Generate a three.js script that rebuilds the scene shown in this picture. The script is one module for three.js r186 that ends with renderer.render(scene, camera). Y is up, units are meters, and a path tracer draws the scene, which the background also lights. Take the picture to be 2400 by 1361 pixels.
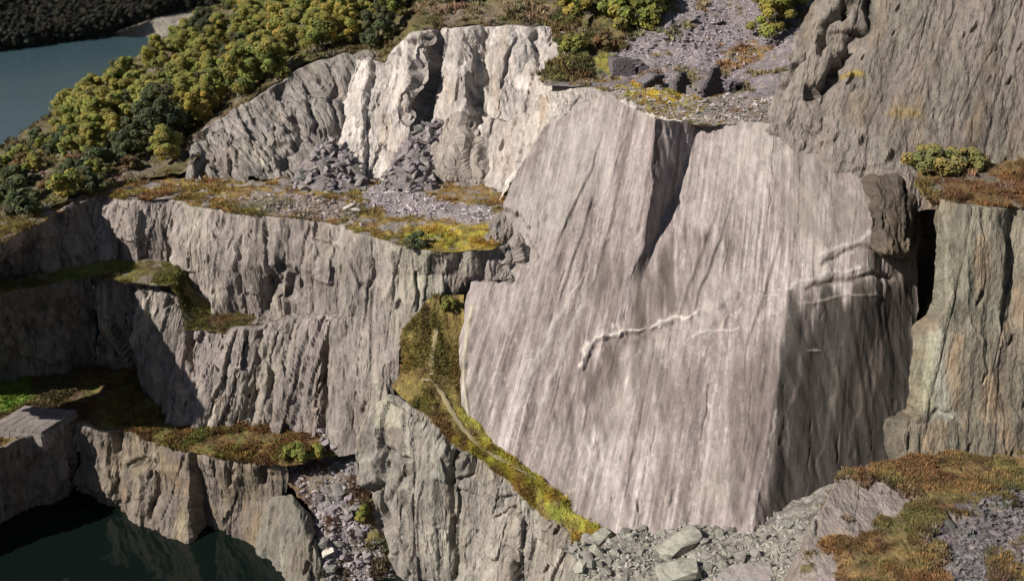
import * as THREE from 'three';
import { ConvexGeometry } from 'three/addons/geometries/ConvexGeometry.js';
import { mergeGeometries } from 'three/addons/utils/BufferGeometryUtils.js';

// ---------------------------------------------------------------- camera, sky, sun, exposure
const scene = new THREE.Scene();
const CAM_Y = 80, PITCH = 22 * Math.PI / 180, FOV = 30;
const camera = new THREE.PerspectiveCamera(FOV, 1024 / 580, 0.5, 6000);
camera.position.set(0, CAM_Y, 0);
camera.rotation.set(-PITCH, 0, 0);
camera.focus = 114; camera.userData.fStop = 0.14;                       // the photograph is sharp in the middle distance only
const renderer = new THREE.WebGLRenderer({ antialias: true });
renderer.toneMapping = THREE.LinearToneMapping;
renderer.toneMappingExposure = 1.35;
renderer.shadowMap.enabled = true;
const SUN = new THREE.Vector3(-0.72, 0.62, 0.4).normalize();
{
  const W = 128, H = 64, data = new Float32Array(W * H * 4);
  for (let j = 0; j < H; j++) for (let i = 0; i < W; i++) {
    const el = (j + 0.5) / H * Math.PI - Math.PI / 2, az = (i + 0.5) / W * 2 * Math.PI - Math.PI, k = (j * W + i) * 4;
    const s = Math.max(0, Math.sin(el)), t = Math.pow(1 - s, 3);
    let c = [0.062 + 0.11 * t, 0.083 + 0.105 * t, 0.125 + 0.08 * t];
    const cl = Math.max(0, Math.sin(az * 3 + 1.3) * Math.sin(el * 9 + az) * 0.5 + 0.1) * (s > 0.05 ? 1 : 0);
    c = c.map((v) => v + cl * 0.1);
    if (el < 0) c = [0.07, 0.068, 0.06];
    data.set([...c, 1], k);
  }
  const sky = new THREE.DataTexture(data, W, H, THREE.RGBAFormat, THREE.FloatType);
  sky.mapping = THREE.EquirectangularReflectionMapping;
  sky.magFilter = THREE.LinearFilter; sky.minFilter = THREE.LinearFilter; sky.wrapS = THREE.RepeatWrapping;
  sky.needsUpdate = true;
  scene.background = sky; scene.environment = sky;
}
const sun = new THREE.DirectionalLight(new THREE.Color().setRGB(1, 0.925, 0.82), 5);
sun.position.copy(SUN).multiplyScalar(400).add(new THREE.Vector3(0, 30, -120));
sun.target.position.set(0, 30, -120);
sun.castShadow = true; sun.shadow.mapSize.set(4096, 4096);
Object.assign(sun.shadow.camera, { left: -150, right: 150, top: 150, bottom: -150, near: 50, far: 900 });
scene.add(sun, sun.target);

// ---------------------------------------------------------------- random numbers and noise
function rng(seed) { let s = seed >>> 0; return () => { s = (s + 0x6d2b79f5) | 0; let t = Math.imul(s ^ (s >>> 15), 1 | s); t = (t + Math.imul(t ^ (t >>> 7), 61 | t)) ^ t; return ((t ^ (t >>> 14)) >>> 0) / 4294967296; }; }
function hash(i, j, s) { let h = Math.imul(i, 374761393) ^ Math.imul(j, 668265263) ^ Math.imul(s + 11, 1274126177); h = Math.imul(h ^ (h >>> 13), 1274126177); h ^= h >>> 16; h = Math.imul(h, 2246822519); return ((h ^ (h >>> 15)) >>> 0) / 4294967296; }
function noise(x, y, s = 0) {                                          // value noise, -1 .. 1
  const i = Math.floor(x), j = Math.floor(y), fx = x - i, fy = y - j;
  const a = fx * fx * fx * (fx * (fx * 6 - 15) + 10), b = fy * fy * fy * (fy * (fy * 6 - 15) + 10);
  const n00 = hash(i, j, s), n10 = hash(i + 1, j, s), n01 = hash(i, j + 1, s), n11 = hash(i + 1, j + 1, s);
  return 2 * (n00 + (n10 - n00) * a + (n01 - n00) * b + (n00 - n10 - n01 + n11) * a * b) - 1;
}
function fbm(x, y, s = 0, o = 4) { let v = 0, a = 0.5; for (let k = 0; k < o; k++) { v += a * noise(x, y, s + k * 17); a *= 0.5; x = x * 2.03 + 3.1; y = y * 2.03 - 1.7; } return v; }
function tri(x, y, s) {                                                // corner values joined by flat facets, -1 .. 1
  const a = x + 0.37 * y, b = y - 0.21 * x, i = Math.floor(a), j = Math.floor(b), fx = a - i, fy = b - j;
  const n00 = hash(i, j, s), n11 = hash(i + 1, j + 1, s);
  return 2 * (fx > fy ? n00 + (hash(i + 1, j, s) - n00) * fx + (n11 - hash(i + 1, j, s)) * fy : n00 + (hash(i, j + 1, s) - n00) * fy + (n11 - hash(i, j + 1, s)) * fx) - 1;
}
const ridge = (n) => 1 - 2 * Math.abs(n);
const W_ = { r1: 0, r2: 0, r3: 0, f1: 0, f2: 0, dx: 0, dy: 0 };
function cells(x, y, s) {                                              // nearest jittered cell
  const i0 = Math.floor(x), j0 = Math.floor(y); let f1 = 9, f2 = 9, bi = 0, bj = 0, bx = 0, by = 0;
  for (let i = i0 - 1; i <= i0 + 1; i++) for (let j = j0 - 1; j <= j0 + 1; j++) {
    const cx = i + 0.1 + 0.8 * hash(i, j, s), cy = j + 0.1 + 0.8 * hash(i, j, s + 1), d = Math.abs(x - cx) * 0.6 + Math.abs(y - cy) * 0.4 + Math.hypot(x - cx, y - cy) * 0.5;
    if (d < f1) { f2 = f1; f1 = d; bi = i; bj = j; bx = x - cx; by = y - cy; } else if (d < f2) f2 = d;
  }
  W_.r1 = hash(bi, bj, s + 2); W_.r2 = hash(bi, bj, s + 3); W_.r3 = hash(bi, bj, s + 4); W_.f1 = f1; W_.f2 = f2; W_.dx = bx; W_.dy = by;
  return W_;
}
const B_ = { r1: 0, r2: 0, r3: 0, dx: 0, dy: 0, gap: 0 };
function blocks(x, y, s) {                                             // upright joints with staggered beds: straight sided blocks
  let i = Math.floor(x); const e = (k) => k + 0.75 * (hash(k, 7, s) - 0.5);
  if (x < e(i)) i--; else if (x >= e(i + 1)) i++;
  const x0 = e(i), x1 = e(i + 1), yy = y + 5 * hash(i, 3, s) + 0.25 * (hash(i, 4, s) - 0.5) * (x - x0), f = (k) => k + 0.8 * (hash(i, k, s + 9) - 0.5);
  let j = Math.floor(yy); if (yy < f(j)) j--; else if (yy >= f(j + 1)) j++;
  const y0 = f(j), y1 = f(j + 1);
  B_.r1 = hash(i, j, s + 2); B_.r2 = hash(i, j, s + 3); B_.r3 = hash(i, j, s + 4); B_.dx = x - (x0 + x1) / 2; B_.dy = yy - (y0 + y1) / 2; B_.gap = Math.min(x - x0, x1 - x);
  return B_;
}
const clamp = (x, a = 0, b = 1) => Math.min(b, Math.max(a, x));
const step = (a, b, x) => { const t = clamp((x - a) / (b - a)); return t * t * (3 - 2 * t); };
const mix = (a, b, t) => [a[0] + (b[0] - a[0]) * t, a[1] + (b[1] - a[1]) * t, a[2] + (b[2] - a[2]) * t];

// ---------------------------------------------------------------- from a surveyed bearing to a place
// A bearing (x, y in photograph pixels) and either its distance north (d > 0) or its level below the camera (d < 0) fix one point of the quarry.
const FP = 680.5 / Math.tan(FOV * Math.PI / 360), CP = Math.cos(PITCH), SP = Math.sin(PITCH);
function at(x, y, d) {
  const vx = (x - 1200) / FP, vy = (680.5 - y) / FP, dy = vy * CP - SP, dz = CP + vy * SP;
  const k = d > 0 ? d / dz : d / dy;
  return new THREE.Vector3(vx * k, CAM_Y + dy * k, -dz * k);
}
function bearing(p) {
  const y = p.y - CAM_Y, f = -SP * y - CP * p.z, u = CP * y - SP * p.z;
  return [1200 + FP * p.x / f, 680.5 - FP * u / f];
}
const V = (x, y, z) => new THREE.Vector3(x, CAM_Y + y, z), asPoint = (q) => (q.isVector3 ? q : at(...q));
// the great slab: one inclined plane
const SA = at(1650, 1235, 92), SB = at(1650, 300, 121), SC = at(1140, 575, 117);
const SN = new THREE.Vector3().crossVectors(SB.clone().sub(SA), SC.clone().sub(SA)).normalize();
if (SN.z < 0) SN.negate();
function sl(x, y, off = 0) {
  const p = at(x, y, 100), o = new THREE.Vector3(0, CAM_Y, 0), dir = p.sub(o);
  return o.clone().addScaledVector(dir, (SA.clone().addScaledVector(SN, off).sub(o).dot(SN)) / dir.dot(SN));
}

// ---------------------------------------------------------------- names, labels
const used = new Map();
function numbered(name) { const n = used.get(name) || 0; used.set(name, n + 1); return n ? `${name}_${String(n).padStart(3, '0')}` : name; }
function tag(o, label, category, group, kind) { o.userData.label = label; if (category) o.userData.category = category; if (group) o.userData.group = group; if (kind) o.userData.kind = kind; return o; }
function shadows(o) { o.castShadow = true; o.receiveShadow = true; return o; }
function mesh(name, geo, m, parent) { const o = shadows(new THREE.Mesh(geo, m)); o.name = parent === scene ? numbered(name) : name; parent.add(o); return o; }

// ---------------------------------------------------------------- materials
function field(n, seed, layers) {                                      // tiling noise: layers of [cells across, cells down, weight, sharp?]
  const f = new Float32Array(n * n);
  for (const [cx, cy, wt, sharp] of layers) {
    const sd = seed + cx * 7 + cy;
    for (let j = 0; j < n; j++) for (let i = 0; i < n; i++) {
      const x = i / n * cx, y = j / n * cy, i0 = Math.floor(x), j0 = Math.floor(y), fx = x - i0, fy = y - j0, a = fx * fx * (3 - 2 * fx), b = fy * fy * (3 - 2 * fy), i1 = (i0 + 1) % cx, j1 = (j0 + 1) % cy;
      let v = hash(i0, j0, sd) * (1 - a) * (1 - b) + hash(i1, j0, sd) * a * (1 - b) + hash(i0, j1, sd) * (1 - a) * b + hash(i1, j1, sd) * a * b;
      if (sharp) v = Math.min(1, Math.abs(v - 0.5) * 12);                // thin dark seams
      f[j * n + i] += wt * (v - 0.5);
    }
  }
  return f;
}
function asTexture(f, n, mid, gain, srgbish) {
  const d = new Uint8Array(n * n * 4);
  for (let k = 0; k < n * n; k++) { const c = 255 * clamp(mid + gain * f[k]); d[4 * k] = d[4 * k + 1] = d[4 * k + 2] = c; d[4 * k + 3] = 255; }
  const t = new THREE.DataTexture(d, n, n); t.wrapS = t.wrapT = THREE.RepeatWrapping; t.magFilter = THREE.LinearFilter; t.minFilter = THREE.LinearMipmapLinearFilter; t.generateMipmaps = true; t.needsUpdate = true;
  return t;
}
const F_ROCK = field(1024, 3, [[24, 6, 0.5], [64, 20, 0.55], [150, 50, 0.6], [340, 160, 0.6], [18, 5, 0.22, 1], [40, 14, 0.22, 1]]), F_SOIL = field(512, 5, [[20, 20, 0.5], [60, 60, 0.6], [150, 150, 0.7]]);
const GRAIN = asTexture(F_ROCK, 1024, 0.78, 0.55), GRIT = asTexture(F_ROCK, 1024, 0.5, 0.6), SOIL = asTexture(F_SOIL, 512, 0.75, 0.5), SOILB = asTexture(F_SOIL, 512, 0.5, 0.7);
const rockMat = new THREE.MeshStandardMaterial({ vertexColors: true, roughness: 0.82, map: GRAIN, bumpMap: GRIT, bumpScale: 0.12, side: THREE.DoubleSide, flatShading: true });
const F_SLAB = field(1024, 13, [[30, 3, 0.5], [80, 7, 0.5], [200, 24, 0.5], [420, 90, 0.5], [24, 24, 0.3], [90, 90, 0.35], [11, 4, 0.16, 1], [30, 5, 0.16, 1]]);
const slabMat = new THREE.MeshStandardMaterial({ vertexColors: true, roughness: 0.78, map: asTexture(F_SLAB, 1024, 0.8, 0.5), bumpMap: asTexture(F_SLAB, 1024, 0.5, 0.5), bumpScale: 0.018, side: THREE.DoubleSide });
const soilMat = new THREE.MeshStandardMaterial({ vertexColors: true, roughness: 0.95, map: SOIL, bumpMap: SOILB, bumpScale: 0.15, side: THREE.DoubleSide });
const leafMat = new THREE.MeshPhysicalMaterial({ vertexColors: true, roughness: 1, transmission: 0.3, thickness: 0, side: THREE.DoubleSide });
const tuftMat = new THREE.MeshStandardMaterial({ color: 0xffffff, roughness: 0.95, side: THREE.DoubleSide });
const barkMat = new THREE.MeshStandardMaterial({ color: new THREE.Color().setRGB(0.09, 0.07, 0.05), roughness: 0.95 });
const rockTones = [[0.25, 0.22, 0.235], [0.19, 0.165, 0.18], [0.3, 0.27, 0.265], [0.22, 0.215, 0.2], [0.27, 0.235, 0.26]].map((c) => new THREE.MeshStandardMaterial({ color: new THREE.Color().setRGB(...c), roughness: 0.8, map: GRAIN, bumpMap: GRIT, bumpScale: 0.03 }));
const hutTones = [[0.17, 0.15, 0.165], [0.085, 0.073, 0.085], [0.21, 0.19, 0.19]].map((c) => new THREE.MeshStandardMaterial({ color: new THREE.Color().setRGB(...c), roughness: 0.85, map: GRAIN, bumpMap: GRIT, bumpScale: 0.03 }));  // the darkest tone has the shade of the gables mixed into the stone colour
const greenTones = [[0.265, 0.26, 0.22], [0.33, 0.325, 0.275], [0.21, 0.205, 0.18], [0.27, 0.245, 0.23]].map((c) => new THREE.MeshStandardMaterial({ color: new THREE.Color().setRGB(...c), roughness: 0.8, map: GRAIN, bumpMap: GRIT, bumpScale: 0.03 }));
const whiteStone = new THREE.MeshStandardMaterial({ color: new THREE.Color().setRGB(0.68, 0.64, 0.58), roughness: 0.8, map: GRAIN, bumpMap: GRIT, bumpScale: 0.03 });

// ---------------------------------------------------------------- rock and ground surfaces
const patches = {};
const CELL = 2.5;                                                      // wanted mesh size, in photograph pixels
function surface(key, name, label, category, rows, o) {
  const pts = rows.map((r) => r.map((q) => (q.isVector3 ? q.clone() : at(...q))));
  if (o.beyond) for (const r of pts) r.push(r[r.length - 1].clone().add(new THREE.Vector3(30, 0, 4)));   // goes on outside the frame
  if (o.rim) pts.unshift(pts[0].map((p) => p.clone().add(new THREE.Vector3(o.rim[0], -0.12, o.rim[1]))));   // the rock turns over the top edge
  if (o.pull) for (const p of pts[pts.length - 1]) p.z -= o.pull;
  const R = pts.length, C = pts[0].length;
  const px = (p) => bearing(p);
  const len = (a, b) => { const m = px(a), n = px(b); return Math.max(Math.hypot(m[0] - n[0], m[1] - n[1]), a.distanceTo(b) * (o.flat ? 4 : 7)) * (off(m) && off(n) ? 0.2 : 1); };
  const off = (m) => m[0] < -20 || m[0] > 2420 || m[1] < -20 || m[1] > 1385;
  const cell = o.cell || CELL, nu = [], nv = [];
  for (let c = 0; c < C - 1; c++) { let m = 0; for (let r = 0; r < R; r++) m = Math.max(m, len(pts[r][c], pts[r][c + 1])); nu.push(Math.max(2, Math.ceil(m * 0.85 / cell))); }
  for (let r = 0; r < R - 1; r++) { let m = 0; for (let c = 0; c < C; c++) m = Math.max(m, len(pts[r][c], pts[r + 1][c])); nv.push(Math.max(2, Math.ceil(m * 0.85 / cell))); }
  const nx = nu.reduce((a, b) => a + b, 0) + 1, ny = nv.reduce((a, b) => a + b, 0) + 1;
  const P = new Float32Array(nx * ny * 3);
  { let j = 0;
    for (let r = 0; r < R - 1; r++) for (let b = 0; b < nv[r] + (r === R - 2 ? 1 : 0); b++, j++) {
      let i = 0; const tv = b / nv[r];
      for (let c = 0; c < C - 1; c++) for (let a = 0; a < nu[c] + (c === C - 2 ? 1 : 0); a++, i++) {
        const tu = a / nu[c], k = (j * nx + i) * 3, A = pts[r][c], B = pts[r][c + 1], E = pts[r + 1][c], G = pts[r + 1][c + 1];
        for (const [n, ax] of [[0, 'x'], [1, 'y'], [2, 'z']]) P[k + n] = (A[ax] * (1 - tu) + B[ax] * tu) * (1 - tv) + (E[ax] * (1 - tu) + G[ax] * tu) * tv;
      }
    } }
  for (let it = 0; it < (o.smooth ?? 6); it++) {                       // round the creases between control points
    const Q = P.slice();
    for (let j = 0; j < ny; j++) for (let i = 0; i < nx; i++) for (let n = 0; n < 3; n++) {
      const k = (j * nx + i) * 3 + n;
      const h = i > 0 && i < nx - 1 ? (Q[k - 3] + Q[k + 3]) / 2 : Q[k], v = j > 0 && j < ny - 1 ? (Q[k - nx * 3] + Q[k + nx * 3]) / 2 : Q[k];
      P[k] = Q[k] * 0.4 + (h + v) * 0.3;
    }
  }
  const wander = o.wander ?? 1;
  for (let k = 0; k < P.length; k += 3) {                             // one wander for the whole quarry, so that neighbouring surfaces still meet
    const x = P[k], y = P[k + 1], z = P[k + 2], f = clamp(-z / 100, 0.5, 1) * wander;
    P[k] += f * (0.7 * tri(x * 0.2 + z * 0.1, z * 0.2 - y * 0.06, 201) + 0.35 * tri(x * 0.6 + y * 0.1, z * 0.6 - y * 0.1, 202) + 0.2 * tri(x * 1.5 + y * 0.2, z * 1.5 - y * 0.3, 203));
    P[k + 2] += f * (0.7 * tri(x * 0.2 - y * 0.06, z * 0.2 + y * 0.06, 204) + 0.35 * tri(x * 0.6, z * 0.6 + y * 0.1, 205) + 0.2 * tri(x * 1.5, z * 1.4 + y * 0.3, 206));
    P[k + 1] += f * 0.2 * tri(x * 0.6, z * 0.6, 207);
  }
  // normals of the plain surface and the axes of the sheet, in metres
  const g0 = new THREE.BufferGeometry(); g0.setAttribute('position', new THREE.BufferAttribute(P, 3));
  const idx = new Uint32Array((nx - 1) * (ny - 1) * 6); let q = 0;
  for (let j = 0; j < ny - 1; j++) for (let i = 0; i < nx - 1; i++) { const a = j * nx + i, b = a + 1, c = a + nx, d = c + 1; if (o.flat && (i + j) & 1) { idx[q++] = a; idx[q++] = c; idx[q++] = b; idx[q++] = b; idx[q++] = c; idx[q++] = d; } else { idx[q++] = a; idx[q++] = c; idx[q++] = d; idx[q++] = a; idx[q++] = d; idx[q++] = b; } }
  g0.setIndex(new THREE.BufferAttribute(idx, 1)); g0.computeVertexNormals();
  const N = g0.attributes.normal.array, mean = new THREE.Vector3();
  for (let k = 0; k < N.length; k += 3) mean.add(new THREE.Vector3(N[k], N[k + 1], N[k + 2]));
  mean.normalize();
  const up = mean.y > 0.9 || o.flat;
  const T = new THREE.Vector3(), S = new THREE.Vector3();
  if (up) { T.set(1, 0, 0); S.set(0, 0, 1); } else { T.crossVectors(new THREE.Vector3(0, 1, 0), mean).normalize(); S.crossVectors(T, mean).normalize(); if (S.y > 0) S.negate(); }
  if (o.stretch) { T.copy(pts[0][C - 1]).sub(pts[0][0]).setY(0).normalize(); }
  const ring = new THREE.Vector3();
  const uv2 = (p) => [p.x * T.x + p.y * T.y + p.z * T.z, p.x * S.x + p.y * S.y + p.z * S.z];
  const uvs = new Float32Array(nx * ny * 2), pxy = new Float32Array(nx * ny * 2);
  for (let k = 0; k < nx * ny; k++) { ring.set(P[3 * k], P[3 * k + 1], P[3 * k + 2]); const [u, v] = uv2(ring); uvs[2 * k] = u; uvs[2 * k + 1] = v; const b = bearing(ring); pxy[2 * k] = b[0]; pxy[2 * k + 1] = b[1]; }
  const near = (x, y) => { let m = 1e9, w = 0; for (let k = 0; k < nx * ny; k++) { const d = (pxy[2 * k] - x) ** 2 + (pxy[2 * k + 1] - y) ** 2; if (d < m) { m = d; w = k; } } return w; };
  const marks = (o.marks || []).map((m) => ({ soft: 1, jag: 0.3, jf: 0.5, ...m, q: m.p.map(([x, y]) => { const k = near(x, y); return [uvs[2 * k], uvs[2 * k + 1]]; }) }));
  for (const m of marks) { const R0 = (m.w || 0.3) * 4 + (m.jag || 0) * 2; m.b = [Math.min(...m.q.map((t) => t[0])) - R0, Math.max(...m.q.map((t) => t[0])) + R0, Math.min(...m.q.map((t) => t[1])) - R0, Math.max(...m.q.map((t) => t[1])) + R0]; }
  const col = new Float32Array(nx * ny * 3), out = new Float32Array(nx * ny * 3);
  const cs = { h: 0, c: null }, HH = new Float32Array(nx * ny);
  for (let k = 0; k < nx * ny; k++) {
    const u = uvs[2 * k], v = uvs[2 * k + 1];
    o.look(u, v, cs, P[3 * k], P[3 * k + 1], P[3 * k + 2]);
    let h = cs.h, c = cs.c;
    for (const m of marks) {
      if (u < m.b[0] || u > m.b[1] || v < m.b[2] || v > m.b[3]) continue;
      let d;
      if (m.area) {                                                    // inside a closed outline
        let inside = false, md = 1e9;
        for (let a = 0, n = m.q.length; a < n; a++) {
          const [x1, y1] = m.q[a], [x2, y2] = m.q[(a + 1) % n];
          if ((y1 > v) !== (y2 > v) && u < (x2 - x1) * (v - y1) / (y2 - y1) + x1) inside = !inside;
          const t = clamp(((u - x1) * (x2 - x1) + (v - y1) * (y2 - y1)) / ((x2 - x1) ** 2 + (y2 - y1) ** 2 + 1e-9)); md = Math.min(md, Math.hypot(u - x1 - t * (x2 - x1), v - y1 - t * (y2 - y1)));
        }
        d = (inside ? -md : md) + m.jag * (fbm(u * m.jf, v * m.jf * (m.js || 1), 71, 4) * 2);
        const w = step(m.w || 0.3, -(m.w || 0.3), d);
        if (m.h) h += m.h * w;
        if (m.c) c = mix(c, m.vary ? m.c.map((q, n) => q * Math.max(0.3, 1 + m.vary * (fbm(u * 1.1, v * 1.1, 83, 4) + (n === 0 ? 0.22 : n === 1 ? -0.1 : 0) * fbm(u * 0.5, v * 0.5, 84, 3)))) : m.c, w * (m.a ?? 1) * (m.mot ? clamp(0.92 + m.mot * fbm(u * 1.3, v * 1.3 * (m.js || 1), 77, 3)) : 1));
      } else {
        let md = 1e9, sd = 1, tt = 0;
        for (let a = 0; a < m.q.length - 1; a++) {
          const [x1, y1] = m.q[a], [x2, y2] = m.q[a + 1], dx = x2 - x1, dy = y2 - y1, t = clamp(((u - x1) * dx + (v - y1) * dy) / (dx * dx + dy * dy + 1e-9)), e = Math.hypot(u - x1 - t * dx, v - y1 - t * dy);
          if (e < md) { md = e; sd = Math.sign((u - x1) * dy - (v - y1) * dx) || 1; tt = (a + t) / (m.q.length - 1); }
        }
        const j = m.jag * fbm(u * m.jf, v * m.jf, 31, 3) * 2, s = sd * md + j, w0 = m.w * (m.brk ? 0.8 + 0.65 * noise(u * 1.3, v * 1.3, 38) : 1) * (m.taper ? Math.max(0.15, Math.sin(Math.PI * clamp(tt, 0.04, 0.96))) : 1), w = Math.exp(-(s * s) / (w0 * w0)) * (m.brk ? 0.35 + 0.65 * step(-0.4, 0.1, fbm(u * 0.7, v * 0.7, 37, 3) + 0.12) : 1);
        if (m.h) h += m.h * w;
        if (m.lip) h += m.lip * (s < 0 ? Math.exp(s / (m.lw || 1.5)) * step(0, -0.15, s) : 0) * Math.sin(Math.PI * clamp(tt, 0.03, 0.97));   // proud on one side, falling off: an overhanging edge
        if (m.c) c = mix(c, m.c, w * (m.a ?? 1));
      }
    }
    HH[k] = h;
    col[3 * k] = Math.max(0.004, c[0]); col[3 * k + 1] = Math.max(0.004, c[1]); col[3 * k + 2] = Math.max(0.004, c[2]);
  }
  for (let it = 0; it < 2 && !o.flat; it++) { const Q = HH.slice(); for (let k = nx; k < nx * (ny - 1); k++) HH[k] = 0.5 * Q[k] + 0.25 * (Q[k - nx] + Q[k + nx]); }   // keeps upright joints straight on the mesh
  for (let k = 0; k < nx * ny; k++) {
    const row = Math.floor(k / nx), edge = o.flat ? step(0, 4, Math.min(row, ny - 1 - row, k % nx, nx - 1 - k % nx)) : step(0, 12, row) * (o.sides ? step(0, 10, Math.min(k % nx, nx - 1 - k % nx)) : 1), h = HH[k] * edge;
    for (let n = 0; n < 3; n++) out[3 * k + n] = P[3 * k + n] + N[3 * k + n] * h;
  }
  const g = new THREE.BufferGeometry();
  g.setAttribute('position', new THREE.BufferAttribute(out, 3)); g.setAttribute('color', new THREE.BufferAttribute(col, 3));
  const tex = new Float32Array(nx * ny * 2); for (let k = 0; k < tex.length; k += 2) {
    const u = uvs[k], v = uvs[k + 1], f = o.shear;
    tex[k] = (f ? u + (f[0] - f[1] * (u - f[2])) * (v + 20) : u) / (o.grain || 14); tex[k + 1] = v / (o.grain || 14);
  }
  g.setAttribute('uv', new THREE.BufferAttribute(tex, 2)); g.setIndex(new THREE.BufferAttribute(idx, 1)); g.computeVertexNormals();
  const m = mesh(name, g, o.mat || rockMat, scene); tag(m, label, category, null, 'structure');
  patches[key] = { out, pxy, col, nx, ny, near, normal: g.attributes.normal.array };
  return m;
}
function inPoly(poly, x, y) { let c = false; for (let a = 0, n = poly.length, b = n - 1; a < n; b = a++) { const [x1, y1] = poly[a], [x2, y2] = poly[b]; if ((y1 > y) !== (y2 > y) && x < (x2 - x1) * (y - y1) / (y2 - y1) + x1) c = !c; } return c; }
function spot(key, x, y) { const p = patches[key], k = p.near(x, y); return new THREE.Vector3(p.out[3 * k], p.out[3 * k + 1], p.out[3 * k + 2]); }
function spots(key, poly, n, r) {
  const p = patches[key], list = [];
  for (let k = 0; k < p.nx * p.ny; k++) if (inPoly(poly, p.pxy[2 * k], p.pxy[2 * k + 1])) list.push(k);
  const res = [];
  for (let i = 0; i < n && list.length; i++) { const k = list[Math.floor(r() * list.length)]; res.push(new THREE.Vector3(p.out[3 * k], p.out[3 * k + 1], p.out[3 * k + 2])); }
  return res;
}

// ---- looks: relief (metres, outwards) and colour of a kind of ground at (u across, v down), both in metres
function rockLook(p) {
  const q = { cu: 2.2, cv: 5, plate: 0.7, joint: 0.15, flute: 0.25, ff: 0.8, fine: 0.15, lean: 0, seed: 1, A: [0.255, 0.222, 0.212], B: [0.19, 0.165, 0.158], C: [0.31, 0.28, 0.24], rust: [0.21, 0.15, 0.1], rustAmt: 0.25, stain: [0.1, 0.09, 0.085], stainAmt: 0.3, tone: 0.22, ...p };
  return (u0, v, o) => {
    const s = q.seed * 100, u = u0 - q.lean * v;
    const wu = u + 0.25 * noise(u * 0.3, v * 0.12, s + 1) + 0.05 * tri(u * 1.5, v * 0.9, s + 3), wv = v + 0.6 * noise(u * 0.5, v * 0.25, s + 5) + 0.12 * tri(u * 2.5, v * 2, s + 4);
    const x = wu / q.cu, y = wv / q.cv;
    let c = blocks(x * 0.36, y * 0.4, s + 11);
    let h = q.plate * ((c.r1 - 0.5) * 1.2 + (c.r2 - 0.5) * c.dx * 3.0 + (c.r3 - 0.45) * c.dy * 1.8);
    const t0 = c.r3, g0 = c.gap;
    c = blocks(x * 0.8 + 0.35 * y + 5, y * 0.9 - 0.1 * x, s + 15);                                // joints that lean across the first set
    const t1 = c.r3, big = c.r1 > 0.45 ? 1 : 0.35;
    h += q.plate * 0.6 * big * ((c.r1 - 0.5) * 1.1 + (c.r2 - 0.5) * c.dx * 2.0 + (c.r3 - 0.45) * c.dy * 1.2) - q.joint * 1.8 * step(0.06, 0.01, Math.min(c.gap, g0 * 2)) * (c.r2 > 0.6 ? 1 : 0.1);
    c = cells(x * 1.2 + 2, y * 1.5, s + 19);
    h += q.plate * 0.26 * ((c.r1 - 0.5) * 0.8 + (c.r2 - 0.5) * c.dx * 1.8 + (c.r3 - 0.5) * c.dy * 1.4);
    const t3 = c.r1;
    c = blocks(x * 2.7 + 7, y * 3.4, s + 23);
    const t2 = c.r3;
    h += q.plate * 0.15 * ((c.r1 - 0.5) + (c.r2 - 0.5) * c.dx * 1.6 + (c.r3 - 0.5) * c.dy) * (t1 > 0.4 ? 1.3 : 0.4);
    c = cells(u * 1.0 + 0.3 * v, v * 0.7, s + 27);
    if (c.r1 > 0.97) h -= (0.3 + 0.5 * c.r2) * step(0.3 * (0.5 + c.r3), 0.22 * (0.5 + c.r3), Math.max(Math.abs(c.dx) * 1.6, Math.abs(c.dy) * 0.8 + 0.3 * c.dx));
    h += q.flute * (0.22 * tri(u * q.ff * 2.6, v * q.ff * 0.25, s + 33) + 0.25 * tri(u * q.ff * 6, v * q.ff * 0.9, s + 34)) + q.fine * 0.7 * (0.6 * tri(u * 2.4, v * 1.3, s + 41) + 0.4 * noise(u * 6, v * 3, s + 42));
    let k = mix(q.A, q.B, clamp(0.5 + 0.9 * fbm(u * 0.16, v * 0.1, s + 51, 4)));
    k = mix(k, q.C, clamp(fbm(u * 0.3 + 9, v * 0.14, s + 61, 4) * 1.6));
    const st = noise(u * 0.9, v * 0.07, s + 71) * 0.5 + noise(u * 2.6, v * 0.16, s + 72) * 0.4 + noise(u * 7, v * 0.5, s + 73) * 0.25;
    k = mix(k, q.stain, clamp((st - 0.1) * 2.4) * q.stainAmt * 1.3);
    k = mix(k, q.rust, clamp((fbm(u * 0.5, v * 0.2, s + 81, 4) - 0.12) * 3.5) * q.rustAmt);
    const m = 1 + q.tone * (0.6 * (t0 - 0.5) + (t1 - 0.5) + (t2 - 0.5) * 0.7 + (t3 - 0.5) * 0.7 + 1.5 * fbm(u * 3, v * 0.9, s + 91, 3));
    o.h = h; o.c = [k[0] * m, k[1] * m, k[2] * m];
  };
}
function heathLook(p) {
  const q = { seed: 3, bump: 0.5, A: [0.13, 0.085, 0.035], B: [0.17, 0.13, 0.035], C: [0.22, 0.2, 0.17], bare: 0.35, scale: 0.35, ...p };
  return (u, v, o) => {
    const s = q.seed * 100, n = fbm(u * q.scale, v * q.scale, s, 4), m = fbm(u * q.scale * 1.7 + 4, v * q.scale * 1.7, s + 9, 4), r = fbm(u * 2.2, v * 2.2, s + 19, 3);
    let k = mix(q.A, q.B, clamp(0.5 + n * 1.6 + r * 0.5));
    const b = step(0.05, 0.2, m + r * 0.3 - 0.3 + q.bare);
    k = mix(k, q.C, b);
    const t = 1 + 0.45 * r;
    o.h = q.bump * (0.6 * fbm(u * 0.35, v * 0.35, s + 29, 4) + 0.35 * fbm(u * 1.4, v * 1.4, s + 39, 3));
    o.c = [k[0] * t, k[1] * t, k[2] * t];
  };
}

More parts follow.
